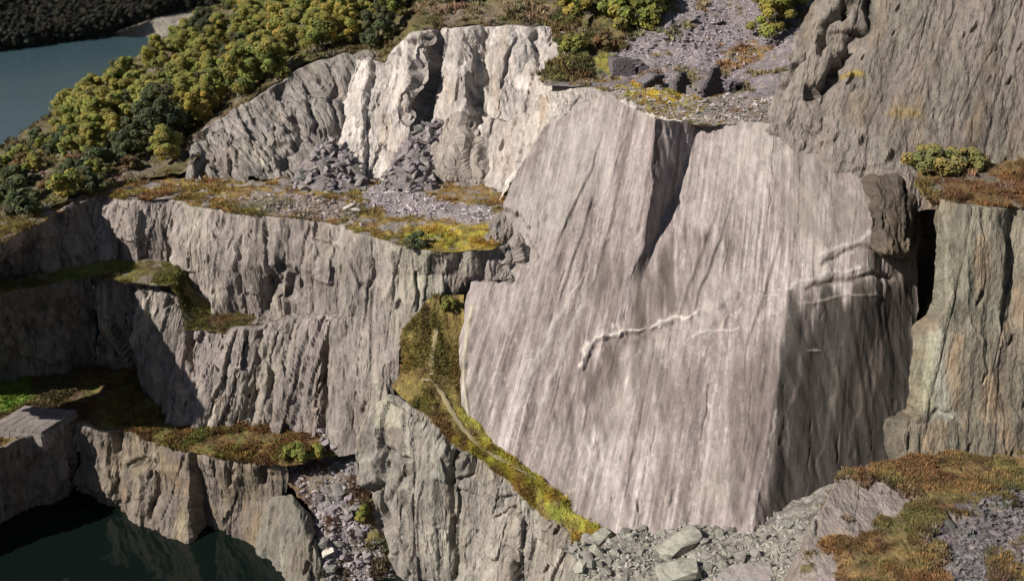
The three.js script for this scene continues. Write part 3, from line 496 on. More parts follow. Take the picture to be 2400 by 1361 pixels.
const warm = { A: [0.29, 0.262, 0.235], B: [0.22, 0.2, 0.175], C: [0.35, 0.325, 0.28] };
surface('fore', 'cliff', 'pale jointed cliff below the grass ramp at the bottom centre', 'cliff', [
  [[848, 1010, 109], [895, 935, 107], [935, 935, 105], [1002, 966, 103.4], [1060, 1040, 100.8], [1170, 1110, 97.8], [1262, 1190, 95.2], [1340, 1246, 93.2], [1375, 1290, 91.5]],
  [[842, 1060, 106.5], [860, 1010, 105], [930, 1000, 103], [1000, 1030, 101.4], [1058, 1080, 99.6], [1168, 1150, 97], [1258, 1220, 94.6], [1335, 1275, 92.6], [1370, 1320, 90]],
  [[842, 1120, 105], [885, 1130, 103.2], [950, 1150, 100.8], [1010, 1160, 99.6], [1058, 1180, 98.6], [1160, 1220, 96.2], [1250, 1270, 93.9], [1330, 1320, 91.8], [1362, 1360, 88.5]],
  [[900, 1260, 103], [930, 1260, 100.8], [970, 1270, 99.4], [1020, 1280, 98.4], [1058, 1280, 97.6], [1155, 1300, 95.2], [1250, 1330, 93], [1330, 1380, 90.6], [1358, 1420, 87]],
  [[960, 1400, 99.5], [990, 1420, 98], [1020, 1430, 97.4], [1040, 1430, 96.6], [1062, 1430, 95.8], [1150, 1440, 93.6], [1250, 1450, 91.4], [1330, 1460, 88.8], [1355, 1480, 85]],
], { rim: [0, -0.9], look: rockLook({ seed: 10, cu: 2.4, cv: 5, plate: 0.7, joint: 0.18, flute: 0.2, lean: 0.1, ...warm, stainAmt: 0.3 }), marks: [
  ln([[1068, 1060], [1068, 1110], [1060, 1180], [1062, 1260], [1060, 1361]], 0.3, -1.4, [0.1, 0.09, 0.07], 0.5, { jag: 0.3 }),
  ln([[1112, 1070], [1108, 1110], [1075, 1130]], 0.2, -0.9, null, 0, { jag: 0.25 }),
  ln([[905, 1060], [900, 1110]], 0.2, -0.8, null, 0, { jag: 0.2 }),
  ln([[885, 1140], [850, 1160], [840, 1200]], 0.3, -1, null, 0, { jag: 0.2 }),
  ln([[905, 1050], [960, 1080], [940, 1130], [900, 1180]], 0.3, -0.6, [0.15, 0.13, 0.12], 0.5, { jag: 0.4 }),
  ln([[1160, 1210], [1200, 1190]], 0.15, -0.6, null, 0, { jag: 0.2 }),
  ln([[1210, 1330], [1213, 1361]], 0.5, -1.8, [0.05, 0.045, 0.04], 0.5, { jag: 0.1 }),
  { p: [[900, 930], [945, 950], [935, 1000], [900, 1010], [880, 980]], area: 1, w: 0.3, c: [0.4, 0.38, 0.3], a: 0.6, jag: 0.5 },
  { p: [[1020, 1020], [1055, 1040], [1050, 1130], [1015, 1120]], area: 1, w: 0.2, h: 0.5, c: [0.31, 0.31, 0.27], a: 0.7, jag: 0.2 },
  { p: [[850, 1070], [900, 1060], [900, 1130], [850, 1140]], area: 1, w: 0.3, h: 0.7, c: [0.34, 0.32, 0.28], a: 0.6, jag: 0.3 },
] });

surface('pocket', 'scree_gully', 'gully of loose slate and brown grass running down beside the pool', 'scree', [
  [[640, 1070, 111], [760, 1020, 113], [880, 990, 112]],
  [[670, 1120, 107.5], [765, 1100, 107.5], [870, 1090, 108]],
  [[710, 1180, 104.5], [780, 1180, 104], [870, 1170, 105]],
  [[735, 1260, 101], [820, 1250, 101.4], [920, 1250, 103]],
  [[740, 1440, 95], [860, 1440, 96], [1030, 1440, 98.5]],
], { mat: soilMat, flat: true, look: heathLook({ seed: 11, bump: 0.8, A: [0.14, 0.095, 0.06], B: [0.2, 0.17, 0.14], C: [0.25, 0.225, 0.23], bare: 0.42 }), marks: [
  ln([[650, 1120], [690, 1170], [720, 1220], [735, 1290]], 0.8, 0.1, [0.15, 0.09, 0.05], 0.9, { jag: 0.6 }),
  ln([[840, 1190], [870, 1240], [920, 1300], [950, 1330]], 0.7, 0.1, [0.16, 0.13, 0.03], 0.9, { jag: 0.5 }),
] });
surface('outcrop', 'rock_outcrop', 'pale green grey outcrop standing out of the pool at the bottom', 'outcrop', [
  [[620, 1215, 106.5], [632, 1170, 105.5], [680, 1160, 104.5], [725, 1230, 102.5], [760, 1300, 101]],
  [[618, 1270, 104.5], [640, 1230, 102.8], [690, 1230, 101], [735, 1280, 99.4], [770, 1330, 99]],
  [[612, 1320, 103], [640, 1320, 100.4], [700, 1320, 99], [750, 1340, 98], [790, 1370, 98]],
  [[545, 1430, 99], [620, 1450, 96.5], [700, 1450, 95], [760, 1450, 94.6], [800, 1450, 95]],
], { look: rockLook({ seed: 12, cu: 2.4, cv: 6, plate: 0.5, A: [0.2, 0.185, 0.155], B: [0.16, 0.148, 0.125], C: [0.24, 0.23, 0.19] }) });

surface('poolwall', 'cliff', 'brown grey quarry wall dropping from the lowest terrace into the dark pool', 'cliff', [
  [[182, 985, L4], [240, 1000, L4], [300, 1015, L4], [440, 1060, L4], [462, 1052, L4], [520, 1066, L4], [575, 1078, L4], [690, 1090, L4 - 0.3]],
  [[184, 1060, 116.5], [238, 1085, 114.3], [300, 1110, 112.4], [442, 1160, 108], [480, 1150, 110], [525, 1160, 108.5], [580, 1175, 107.3], [670, 1180, 106.5]],
  [[180, 1165, LP - 1], [225, 1195, LP - 1], [290, 1222, LP - 1], [440, 1285, LP - 1], [480, 1240, LP - 1], [530, 1262, LP - 1], [580, 1290, LP - 1], [660, 1340, LP - 1]],
], { rim: [0, -0.9], look: rockLook({ seed: 13, cu: 3, cv: 4, plate: 0.8, joint: 0.2, A: [0.2, 0.165, 0.135], B: [0.15, 0.125, 0.11], C: [0.24, 0.195, 0.13], rust: [0.25, 0.175, 0.105], rustAmt: 0.6 }), smooth: 4, marks: [
  ln([[365, 1110], [368, 1150], [350, 1200], [345, 1215]], 0.25, -1, null, 0, { jag: 0.2 }),
  ln([[310, 1090], [335, 1075], [360, 1095]], 0.25, -0.9, null, 0, { jag: 0.2 }),
  ln([[275, 1020], [272, 1060]], 0.2, -0.7, null, 0, { jag: 0.1 }),
  ln([[232, 1020], [235, 1050]], 0.25, -0.5, null, 0, { jag: 0.1 }),
  ln([[620, 1095], [615, 1130]], 0.35, -1, null, 0, { jag: 0.2 }),
  ln([[545, 1080], [540, 1130]], 0.2, -0.8, null, 0, { jag: 0.1 }),
] });
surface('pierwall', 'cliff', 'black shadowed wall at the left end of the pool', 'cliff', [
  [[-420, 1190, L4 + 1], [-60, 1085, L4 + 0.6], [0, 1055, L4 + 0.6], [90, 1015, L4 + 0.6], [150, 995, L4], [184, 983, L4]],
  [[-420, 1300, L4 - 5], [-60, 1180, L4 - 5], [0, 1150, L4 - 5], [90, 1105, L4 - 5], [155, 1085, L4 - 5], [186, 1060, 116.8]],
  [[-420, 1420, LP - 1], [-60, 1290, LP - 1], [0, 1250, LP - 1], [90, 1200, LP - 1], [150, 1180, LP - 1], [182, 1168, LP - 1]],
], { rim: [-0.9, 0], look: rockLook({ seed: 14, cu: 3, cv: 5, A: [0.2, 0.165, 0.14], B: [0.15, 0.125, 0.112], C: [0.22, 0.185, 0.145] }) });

surface('lterrace', 'terrace', 'lowest terrace of brown heather above the pool wall', 'terrace', [
  [[-420, 890, L4], [-60, 878, L4], [100, 858, L4], [240, 832, L4], [348, 845, L4], [385, 940, L4], [450, 980, L4], [640, 980, L4], [780, 1000, L4], [880, 985, L4]],
  [[-420, 1000, L4], [-60, 980, L4], [95, 930, L4 + 0.4], [215, 900, L4 + 0.3], [310, 920, L4 + 0.5], [350, 985, L4 + 0.3], [445, 1020, L4 + 0.3], [600, 1030, L4 + 0.4], [720, 1045, L4 + 0.4], [820, 1035, L4 + 1]],
  [[-420, 1190, L4], [-60, 1090, L4], [90, 1018, L4], [182, 988, L4], [242, 1003, L4], [302, 1018, L4], [442, 1064, L4], [575, 1086, L4], [690, 1100, L4], [790, 1075, L4]],
], { mat: soilMat, flat: true, pull: 0.45, look: heathLook({ seed: 15, bump: 0.5, A: [0.13, 0.075, 0.03], B: [0.17, 0.115, 0.03], C: [0.14, 0.13, 0.03], bare: 0.2 }), marks: [
  { p: [[-400, 890], [75, 885], [85, 920], [40, 960], [-60, 990], [-400, 1020]], area: 1, w: 0.5, c: [0.13, 0.2, 0.02], jag: 0.6, jf: 0.7 },
  { p: [[70, 900], [180, 870], [190, 960], [90, 970]], area: 1, w: 0.6, c: [0.13, 0.09, 0.04], jag: 0.8, jf: 0.7 },
] });

surface('midwall', 'cliff', 'fluted grey cliff between the grassy ledge and the lowest terrace', 'cliff', [
  [[203, 652, 127.2], [255, 656, 126.6], [330, 660, 125.5], [420, 690, 124.2], [436, 765, 121.8], [520, 770, 121.2], [600, 762, 121], [700, 745, 120.2], [790, 735, 119.4]],
  [[222, 760, 126.5], [280, 760, 125.6], [345, 780, 123], [405, 830, 119.8], [436, 850, 118.8], [520, 850, 118.6], [605, 850, 118.4], [705, 850, 117], [785, 870, 115.5]],
  [[238, 868, L4 - 0.5], [330, 885, L4 - 0.5], [362, 945, L4 - 0.5], [395, 998, L4 - 0.5], [440, 1010, L4 - 0.5], [520, 1012, L4 - 0.5], [620, 1015, L4 - 0.5], [720, 1035, L4 - 0.5], [785, 1070, L4 - 0.5]],
], { rim: [0, -0.9], look: rockLook({ seed: 16, cu: 1.2, cv: 7, plate: 0.85, joint: 0.35, flute: 0.3, ff: 0.9, A: [0.275, 0.236, 0.222], B: [0.205, 0.175, 0.167], C: [0.32, 0.284, 0.238], rustAmt: 0.3 }), marks: [
  ln([[610, 780], [605, 870], [590, 980]], 0.5, -1.6, [0.12, 0.11, 0.1], 0.4, { jag: 0.5 }),
  ln([[640, 880], [630, 980]], 0.4, -1.2, null, 0, { jag: 0.4 }),
  ln([[440, 775], [437, 860]], 0.3, -1, null, 0, { jag: 0.2 }),
  ln([[300, 740], [315, 800], [310, 830]], 0.5, -1.4, [0.1, 0.09, 0.085], 0.4, { jag: 0.3 }),
  ln([[285, 690], [330, 790], [350, 850]], 0.3, 0.8, null, 0, { jag: 0.2 }),
  ln([[770, 800], [765, 900], [750, 1000]], 0.35, -1.3, [0.1, 0.09, 0.085], 0.4, { jag: 0.3 }),
] });
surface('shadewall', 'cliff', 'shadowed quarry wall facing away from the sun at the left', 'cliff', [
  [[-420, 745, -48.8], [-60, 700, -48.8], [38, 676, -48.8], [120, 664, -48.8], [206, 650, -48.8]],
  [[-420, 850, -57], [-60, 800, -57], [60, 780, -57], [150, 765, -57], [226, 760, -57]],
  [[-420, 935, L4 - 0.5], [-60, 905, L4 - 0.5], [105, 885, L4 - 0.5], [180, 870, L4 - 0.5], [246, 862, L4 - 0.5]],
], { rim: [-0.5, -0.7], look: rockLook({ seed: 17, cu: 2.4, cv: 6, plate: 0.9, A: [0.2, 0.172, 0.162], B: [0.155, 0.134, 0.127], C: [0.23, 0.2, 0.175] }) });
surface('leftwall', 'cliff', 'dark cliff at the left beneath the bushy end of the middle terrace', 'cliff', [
  [V(-70, -33, -95), [-60, 598, L2], [60, 538, L2], [150, 490, L2], [200, 466, L2], [244, 452, L2]],  // unseen first point raised so that the wall shades the pool side
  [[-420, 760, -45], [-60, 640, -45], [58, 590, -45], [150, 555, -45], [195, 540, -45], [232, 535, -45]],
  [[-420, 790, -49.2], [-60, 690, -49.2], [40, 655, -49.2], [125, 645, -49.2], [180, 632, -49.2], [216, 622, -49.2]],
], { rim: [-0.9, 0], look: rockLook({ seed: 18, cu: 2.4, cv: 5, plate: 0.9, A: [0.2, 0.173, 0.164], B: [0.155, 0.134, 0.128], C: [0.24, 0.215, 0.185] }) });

surface('ledge', 'grass_ledge', 'narrow grassy ledge stepping down across the left hand cliffs', 'ledge', [
  [[-420, 700, -48.8], [-60, 640, -48.8], [40, 640, -48.8], [130, 622, -48.8], [202, 604, -48.8], [300, 600, -48.8], [420, 600, -48.8], [455, 635, -49.7], [490, 690, -51.4], [510, 728, -53.2], [600, 732, -53.7], [650, 726, -53.5], [800, 700, -51]],
  [[-420, 725, -48.6], [-60, 670, -48.6], [40, 660, -48.6], [130, 645, -48.6], [204, 632, -48.6], [300, 632, -48.6], [415, 642, -48.7], [440, 670, -50.1], [460, 715, -52], [475, 750, -53.5], [560, 752, -53.8], [625, 748, -53.7], [795, 728, -51.2]],
  [[-420, 750, -48.8], [-60, 705, -48.8], [38, 680, -48.8], [130, 668, -48.8], [206, 655, -48.8], [300, 662, -48.9], [405, 674, -49], [424, 700, -50.7], [432, 742, -52.9], [440, 774, -54.2], [520, 778, -54.2], [602, 770, -54], [790, 750, -51.6]],
], { mat: soilMat, flat: true, pull: 0.3, look: heathLook({ seed: 19, bump: 0.4, A: [0.12, 0.085, 0.03], B: [0.15, 0.14, 0.03], C: [0.2, 0.17, 0.14], bare: 0.15 }), marks: [
  { p: [[130, 612], [310, 610], [310, 635], [140, 660]], area: 1, w: 0.4, c: [0.13, 0.15, 0.025], jag: 0.4 },
  { p: [[470, 730], [600, 735], [590, 755], [480, 765]], area: 1, w: 0.3, c: [0.2, 0.12, 0.06], jag: 0.4, a: 0.7 },
  { p: [[620, 720], [800, 700], [800, 760], [610, 770]], area: 1, w: 0.4, c: [0.21, 0.19, 0.18], jag: 0.4, a: 0.9 },
] });

surface('upwall', 'cliff', 'grey cliff face with leaning cracks beneath the middle terrace', 'cliff', [
  [[238, 452, L2], [300, 464, L2], [402, 466, L2], [414, 470, L2], [480, 484, L2], [560, 498, L2], [650, 508, L2], [735, 514, L2], [790, 526, L2]],
  [[225, 540, -45.2], [300, 545, -45.2], [402, 545, -45.2], [425, 560, 127.8], [500, 600, 125.6], [590, 620, 124.2], [670, 620, 123.6], [740, 620, 121.6], [788, 620, 120.4]],
  [[208, 622, -49.2], [300, 618, -49.2], [415, 618, -49.2], [440, 645, -50], [515, 735, -53.8], [600, 750, -54.2], [680, 745, -53.6], [745, 738, -52.2], [795, 740, -52]],
], { rim: [0, -0.9], look: rockLook({ seed: 20, cu: 2.2, cv: 4.5, plate: 0.6, joint: 0.2, flute: 0.25, lean: 0.12, A: [0.29, 0.25, 0.232], B: [0.225, 0.193, 0.18], C: [0.32, 0.29, 0.236], rustAmt: 0.2, stainAmt: 0.35 }), marks: [
  ln([[405, 470], [398, 530], [410, 590], [430, 625]], 0.3, 0.5, [0.36, 0.33, 0.29], 0.7, { jag: 0.15 }),
  ln([[560, 560], [565, 600], [560, 680]], 0.25, -0.8, null, 0, { jag: 0.3 }),
  ln([[660, 630], [640, 680], [632, 720]], 0.7, -1, [0.11, 0.095, 0.1], 0.7, { jag: 0.6 }),
  ln([[690, 640], [680, 690]], 0.4, -0.8, [0.12, 0.1, 0.105], 0.7, { jag: 0.5 }),
  ln([[735, 520], [740, 560], [745, 600]], 0.3, 0.3, [0.33, 0.3, 0.27], 0.6, { jag: 0.3 }),
] });
surface('face', 'cliff', 'broad planar cliff face right of the vertical crease under the middle terrace', 'cliff', [
  [[772, 520, L2 - 0.1], [800, 532, L2], [850, 546, L2], [935, 570, L2], [1000, 584, L2], [1060, 590, L2], [1100, 588, L2], [1190, 575, L2]],
  [[775, 620, 119.6], [795, 620, 118.6], [860, 640, 118], [940, 640, 116.6], [1000, 640, 115.8], [1058, 645, 114.8], [1095, 650, 113.6], [1140, 650, 115]],
  [[776, 760, 115.6], [795, 760, 114.6], [855, 760, 113.8], [935, 730, 113.6], [1000, 710, 113.8], [1040, 708, 114], [1075, 700, 115.5], [1130, 690, 120]],
  [[774, 900, 112.2], [795, 900, 111.2], [850, 890, 110.2], [905, 860, 109.5], [952, 800, 110.6], [1015, 745, 114.5], [1080, 730, 119], [1130, 730, 123]],
  [[772, 1075, 108.5], [790, 1070, 107.6], [850, 1060, 107.2], [905, 975, 107.5], [960, 890, 111], [1025, 820, 115], [1080, 780, 120], [1130, 780, 124]],
], { rim: [0, -0.9], look: rockLook({ seed: 21, cu: 2.6, cv: 8, plate: 0.36, joint: 0.12, flute: 0.2, A: [0.285, 0.247, 0.226], B: [0.22, 0.19, 0.176], C: [0.275, 0.262, 0.218], rustAmt: 0.15, stainAmt: 0.3 }), smooth: 4, marks: [
  ln([[872, 610], [880, 640], [865, 680], [850, 665]], 0.25, -0.6, null, 0, { jag: 0.2 }),
  ln([[975, 640], [980, 690], [975, 720]], 0.2, -0.7, null, 0, { jag: 0.2 }),
  ln([[915, 590], [920, 660], [900, 700]], 0.4, 0.5, [0.34, 0.31, 0.28], 0.5, { jag: 0.3 }),
  ln([[1045, 610], [1040, 680]], 0.3, 0.4, [0.34, 0.32, 0.28], 0.6, { jag: 0.2 }),
  ln([[800, 530], [790, 560], [770, 570]], 0.5, 0.2, [0.37, 0.34, 0.3], 0.7, { jag: 0.4 }),
] });

surface('mterrace', 'terrace', 'middle terrace with orange brown grass and strewn slate', 'terrace', [
  [V(-74, -32.4, -97), [-60, 540, L2], [60, 494, L2], [150, 455, L2], [225, 415, L2], [300, 405, L2], [440, 405, L2], [560, 402, L2], [700, 400, L2], [850, 400, L2], [1000, 400, L2], [1160, 405, L2], [1240, 415, L2]],  // rim outside the view, lifted to throw shade on the lower left
  [V(-72, -32.6, -96), [-60, 570, L2 + 0.2], [60, 516, L2 + 0.2], [150, 475, L2 + 0.3], [232, 438, L2 + 0.3], [300, 440, L2 + 0.3], [425, 440, L2 + 0.3], [560, 450, L2 + 0.4], [720, 455, L2 + 0.4], [850, 470, L2 + 0.4], [980, 480, L2 + 0.4], [1110, 490, L2 + 0.4], [1200, 490, L2 + 0.4]],
  [V(-70, -33, -95), [-60, 600, L2], [60, 540, L2], [150, 492, L2], [240, 455, L2], [300, 468, L2], [408, 470, L2], [560, 502, L2], [738, 518, L2], [850, 549, L2], [938, 573, L2], [1055, 594, L2], [1165, 590, L2]],
], { mat: soilMat, flat: true, pull: 0.5, look: heathLook({ seed: 22, bump: 0.45, A: [0.21, 0.13, 0.05], B: [0.27, 0.195, 0.055], C: [0.27, 0.235, 0.22], bare: 0.25 }), marks: [
  { p: [[850, 440], [930, 430], [1030, 470], [1150, 490], [1160, 525], [1040, 515], [930, 500], [860, 470]], area: 1, w: 0.4, c: [0.3, 0.265, 0.275], jag: 0.6, jf: 0.8 },
  { p: [[560, 460], [700, 460], [830, 480], [850, 515], [760, 512], [560, 492]], area: 1, w: 0.5, c: [0.24, 0.195, 0.165], jag: 0.9, jf: 0.8, a: 0.8 },
  { p: [[940, 530], [1160, 530], [1160, 590], [1050, 596], [960, 580]], area: 1, w: 0.5, vary: 1, c: [0.33, 0.26, 0.035], jag: 0.7, jf: 0.8, mot: 1.5 },
] });

const white = { A: [0.49, 0.445, 0.422], B: [0.37, 0.334, 0.316], C: [0.6, 0.556, 0.515], rust: [0.38, 0.28, 0.21], stain: [0.26, 0.23, 0.21] };
surface('topleft', 'cliff', 'dark grey broken cliff below the heather ridge at the upper left', 'cliff', [
  [[440, 345, 148], [480, 300, 152], [600, 226, 156], [712, 152, 161], [800, 128, 161], [870, 118, 162], [930, 130, 163]],
  [[442, 375, 145.5], [520, 330, 150], [630, 265, 153.5], [725, 205, 156.5], [790, 190, 156.5], [840, 190, 159], [930, 190, 162]],
  [[440, 402, 142.5], [545, 370, 146], [650, 320, 149], [740, 280, 150.6], [785, 270, 151], [820, 270, 155], [930, 270, 160]],
  [[436, 436, L2 - 0.4], [590, 430, L2 - 0.4], [690, 430, L2-0.4], [740, 430, L2-0.4], [770, 400, 146], [810, 400, 150], [930, 400, 156]],
], { sides: 1, rim: [0, -0.9], look: rockLook({ seed: 23, cu: 2, cv: 5, plate: 1.1, joint: 0.3, flute: 0.4, lean: 0.35, A: [0.26, 0.235, 0.225], B: [0.2, 0.18, 0.17], C: [0.3, 0.285, 0.23], stainAmt: 0.4 }), marks: [
  ln([[545, 330], [535, 420]], 0.35, -1.1, null, 0, { jag: 0.4 }),
  ln([[480, 370], [460, 420]], 0.4, -1.1, null, 0, { jag: 0.3 }),
  ln([[690, 270], [705, 320], [660, 390]], 0.5, -1.4, null, 0, { jag: 0.5 }),
  ln([[720, 200], [740, 300]], 0.4, -1.2, null, 0, { jag: 0.4 }),
  ln([[780, 210], [790, 300], [775, 350]], 0.5, -1.3, null, 0, { jag: 0.4 }),
] });
surface('top', 'cliff', 'bright pale cliff in full sun behind the middle terrace', 'cliff', [
  [[790, 140, 163], [870, 130, 160.5], [905, 150, 158.5], [960, 76, 157], [1005, 70, 156], [1018, 70, 158.5], [1100, 62, 157], [1125, 62, 159], [1200, 62, 157.5], [1312, 66, 159], [1345, 110, 153]],
  [[780, 200, 160], [880, 185, 156.5], [905, 190, 155], [950, 150, 153], [985, 150, 151.5], [1003, 150, 155.5], [1100, 150, 151], [1122, 150, 154], [1180, 145, 151.5], [1235, 140, 152.5], [1320, 170, 147.5]],
  [[770, 280, 157], [832, 268, 151], [900, 265, 150], [955, 260, 148.5], [968, 255, 148], [988, 255, 152], [1085, 255, 147.4], [1120, 255, 150], [1160, 250, 147.2], [1215, 250, 146.5], [1300, 205, 145.5]],
  [[770, 345, 153], [800, 335, 147.5], [905, 345, 146], [955, 345, 144.6], [968, 345, 144.8], [985, 345, 146.6], [1085, 340, 143.8], [1125, 345, 145.2], [1150, 340, 143], [1195, 340, 142.2], [1270, 280, 138]],
  [[760, 440, L2 - 0.5], [800, 440, L2 - 0.5], [905, 440, L2 - 0.5], [950, 440, L2 - 0.5], [970, 440, L2 - 0.5], [990, 440, L2 - 0.5], [1080, 440, L2 - 0.5], [1120, 440, L2 - 0.5], [1150, 442, L2 - 0.5], [1185, 450, 134], [1215, 430, 131]],
], { smooth: 1, rim: [0, -0.9], look: rockLook({ seed: 24, cu: 3.8, cv: 6, plate: 0.75, joint: 0.3, flute: 0.2, lean: 0.5, ...white, rustAmt: 0.35, stainAmt: 0.3 }), marks: [
  ln([[1012, 80], [1000, 120], [992, 180], [980, 240], [970, 290]], 0.8, -1.4, [0.2, 0.18, 0.17], 0.7, { jag: 0.4 }),
  ln([[1140, 80], [1130, 160], [1125, 260]], 0.4, -1.2, [0.26, 0.22, 0.18], 0.5, { jag: 0.4 }),
  ln([[1110, 280], [1140, 330], [1150, 400]], 0.4, -1.2, null, 0, { jag: 0.4 }),
  { p: [[1010, 320], [1060, 270], [1110, 290], [1140, 340], [1140, 425], [1020, 425]], area: 1, w: 0.5, h: 0.9, c: [0.26, 0.225, 0.195], a: 0.75, jag: 0.7 },
  ln([[1255, 80], [1260, 150], [1250, 170]], 0.35, -0.9, null, 0, { jag: 0.4 }),
] });
surface('shoulder', 'cliff', 'cream coloured broken rock between the slab and the hut terrace', 'cliff', [
  [[1270, 190, L1], [1300, 192, L1], [1380, 204, L1], [1470, 220, L1], [1545, 282, L1], [1600, 288, L1]],
  [[1250, 240, 142], [1290, 235, 139.5], [1370, 240, 135], [1450, 250, 130], [1535, 284, 124.5], [1600, 292, 123]],
  [[1180, 440, 132.5], [1240, 365, 130.5], [1300, 310, 128], [1410, 250, 126.8], [1535, 287, 123], [1600, 300, 122]],
  [[1160, 478, L2 - 0.3], [1225, 395, 129], [1300, 330, 126], [1410, 270, 124], [1535, 295, 120], [1600, 310, 120.5]],
], { rim: [0, -0.9], look: rockLook({ seed: 25, cu: 2.6, cv: 3.5, plate: 0.8, joint: 0.15, ...white, A: [0.48, 0.43, 0.39], rust: [0.34, 0.24, 0.14], rustAmt: 0.5 }) });

surface('hterrace', 'terrace', 'upper terrace of yellow grass and stones in front of the ruined huts', 'terrace', [
  [[1250, 140, L1], [1370, 140, L1], [1440, 150, L1], [1520, 170, L1], [1640, 180, L1], [1740, 190, L1], [1850, 180, L1]],
  [[1262, 170, L1], [1375, 178, L1 + 0.2], [1455, 195, L1 + 0.3], [1530, 225, L1 + 0.5], [1645, 240, L1 + 0.5], [1750, 245, L1 + 0.5], [1850, 225, L1 + 0.5]],
  [[1276, 194, L1], [1380, 205, L1], [1470, 223, L1], [1545, 284, L1], [1648, 290, L1], [1780, 292, L1], [1870, 265, L1]],
  [[1280, 200, L1 - 1], [1382, 212, L1 - 1], [1472, 230, L1 - 1], [1546, 290, L1 - 1], [1648, 298, L1 - 1.2], [1780, 306, L1 - 1.5], [1880, 285, L1 - 1]],
], { mat: soilMat, flat: true, pull: 0.3, look: heathLook({ seed: 26, bump: 0.6, A: [0.2, 0.14, 0.06], B: [0.22, 0.19, 0.06], C: [0.27, 0.24, 0.225], bare: 0.32, scale: 0.5 }), marks: [
  { p: [[1470, 170], [1560, 200], [1640, 225], [1600, 250], [1520, 240], [1460, 205]], area: 1, w: 0.5, vary: 1, c: [0.42, 0.34, 0.04], jag: 0.8, jf: 0.8, mot: 2 },
  { p: [[1640, 240], [1780, 190], [1850, 190], [1850, 270], [1760, 300], [1660, 285]], area: 1, w: 0.6, c: [0.25, 0.22, 0.21], jag: 1, jf: 0.7, mot: 1.5 },
] });
surface('tip', 'slate_tip', 'purple grey tip of slate waste sloping down behind the ruined huts', 'slate tip', [
  [[1290, -90, 182], [1420, -90, 176], [1560, -90, 172], [1760, -90, 170], [1960, -90, 168]],
  [[1300, 60, 160], [1420, 60, 160], [1560, 50, 159], [1760, 60, 156], [1930, 60, 150]],
  [[1300, 130, 151.5], [1440, 130, 152], [1560, 130, 151], [1740, 140, 148], [1880, 150, 142]],
  [[1280, 180, 145.5], [1440, 178, 147.5], [1540, 195, 143], [1700, 208, 138], [1870, 215, 133]],
  [[1280, 200, 142], [1440, 200, 142], [1540, 212, 139], [1700, 225, 134], [1870, 245, 129]],
], { mat: soilMat, flat: true, look: heathLook({ seed: 27, bump: 0.7, A: [0.215, 0.185, 0.2], B: [0.25, 0.215, 0.23], C: [0.22, 0.175, 0.1], bare: 0.05, scale: 0.3 }), marks: [
  { p: [[1290, -90], [1560, -90], [1590, 0], [1540, 60], [1440, 120], [1440, 180], [1270, 190]], area: 1, w: 0.8, vary: 1, c: [0.13, 0.11, 0.04], jag: 1.2 },
  { p: [[1690, 150], [1760, 100], [1810, 110], [1740, 160], [1700, 165]], area: 1, w: 0.5, c: [0.23, 0.15, 0.06], jag: 0.8 },
  { p: [[1400, 140], [1440, 120], [1440, 175], [1480, 180], [1400, 170]], area: 1, w: 0.5, c: [0.27, 0.24, 0.05], jag: 0.5 },
] });

// the wooded hill behind, falling away to the lake
{
  const r0 = [V(-73, -33, -96), [-60, 580, 118], [60, 515, 124], [150, 474, 130], [230, 432, 138], [340, 422, 140.5], [440, 405, 142], [475, 308, 152], [600, 222, 156.5], [712, 148, 161.5], [800, 124, 161.5], [866, 126, 161], [905, 150, 159], [958, 76, 157.6], [1100, 60, 158.6], [1315, 62, 160], [1345, 110, 154]].map(asPoint);  // first point, as in r1, is an unseen rise added for its shade
  const r1 = [V(-88, -22, -118), [-60, 470, 142], [40, 420, 149], [130, 380, 155], [220, 340, 160], [330, 300, 165], [420, 260, 170], [500, 210, 175], [620, 130, 182], [740, 70, 185], [830, 40, 185], [885, 50, 178], [935, 40, 172], [990, 20, 167], [1110, 20, 166], [1305, 15, 168], [1390, 20, 163]].map(asPoint);
  const r2 = [[-420, 500, 160], [-60, 385, 175], [0, 350, 180], [100, 280, 195], [180, 220, 205], [260, 170, 215], [330, 124, 225], [400, 78, 235], [480, 30, 245], [580, -20, 250], [700, -60, 250], [820, -70, 243], [900, -80, 235], [1000, -80, 205], [1120, -80, 195], [1300, -80, 188], [1420, -80, 180]].map((q) => at(...q));
  const r3 = r2.map((p) => p.clone().add(new THREE.Vector3(-60, -50, -70)));
  const r4 = r2.map((p) => p.clone().add(new THREE.Vector3(-160, -170, -240)));
  surface('hill', 'hillside', 'wooded hillside of heather and bracken falling away towards the lake', 'hillside', [r4, r3, r2, r1, r0], { cell: 5, mat: soilMat, flat: true, pull: 0.5, look: heathLook({ seed: 28, bump: 0.9, A: [0.1, 0.075, 0.03], B: [0.12, 0.11, 0.035], C: [0.19, 0.15, 0.11], bare: 0.2, scale: 0.2 }), marks: [
    { p: [[940, 60], [1310, 55], [1310, 10], [1100, 0], [960, 20]], area: 1, w: 1, c: [0.22, 0.17, 0.1], jag: 1.5, jf: 0.5, mot: 1.3 },
    { p: [[440, 350], [480, 290], [720, 140], [900, 100], [880, 130], [620, 240]], area: 1, w: 0.8, c: [0.2, 0.17, 0.06], jag: 1, jf: 0.5 },
    { p: [[215, 415], [330, 380], [340, 425], [230, 435]], area: 1, w: 0.5, c: [0.2, 0.19, 0.05], jag: 0.7 },
  ] });
}
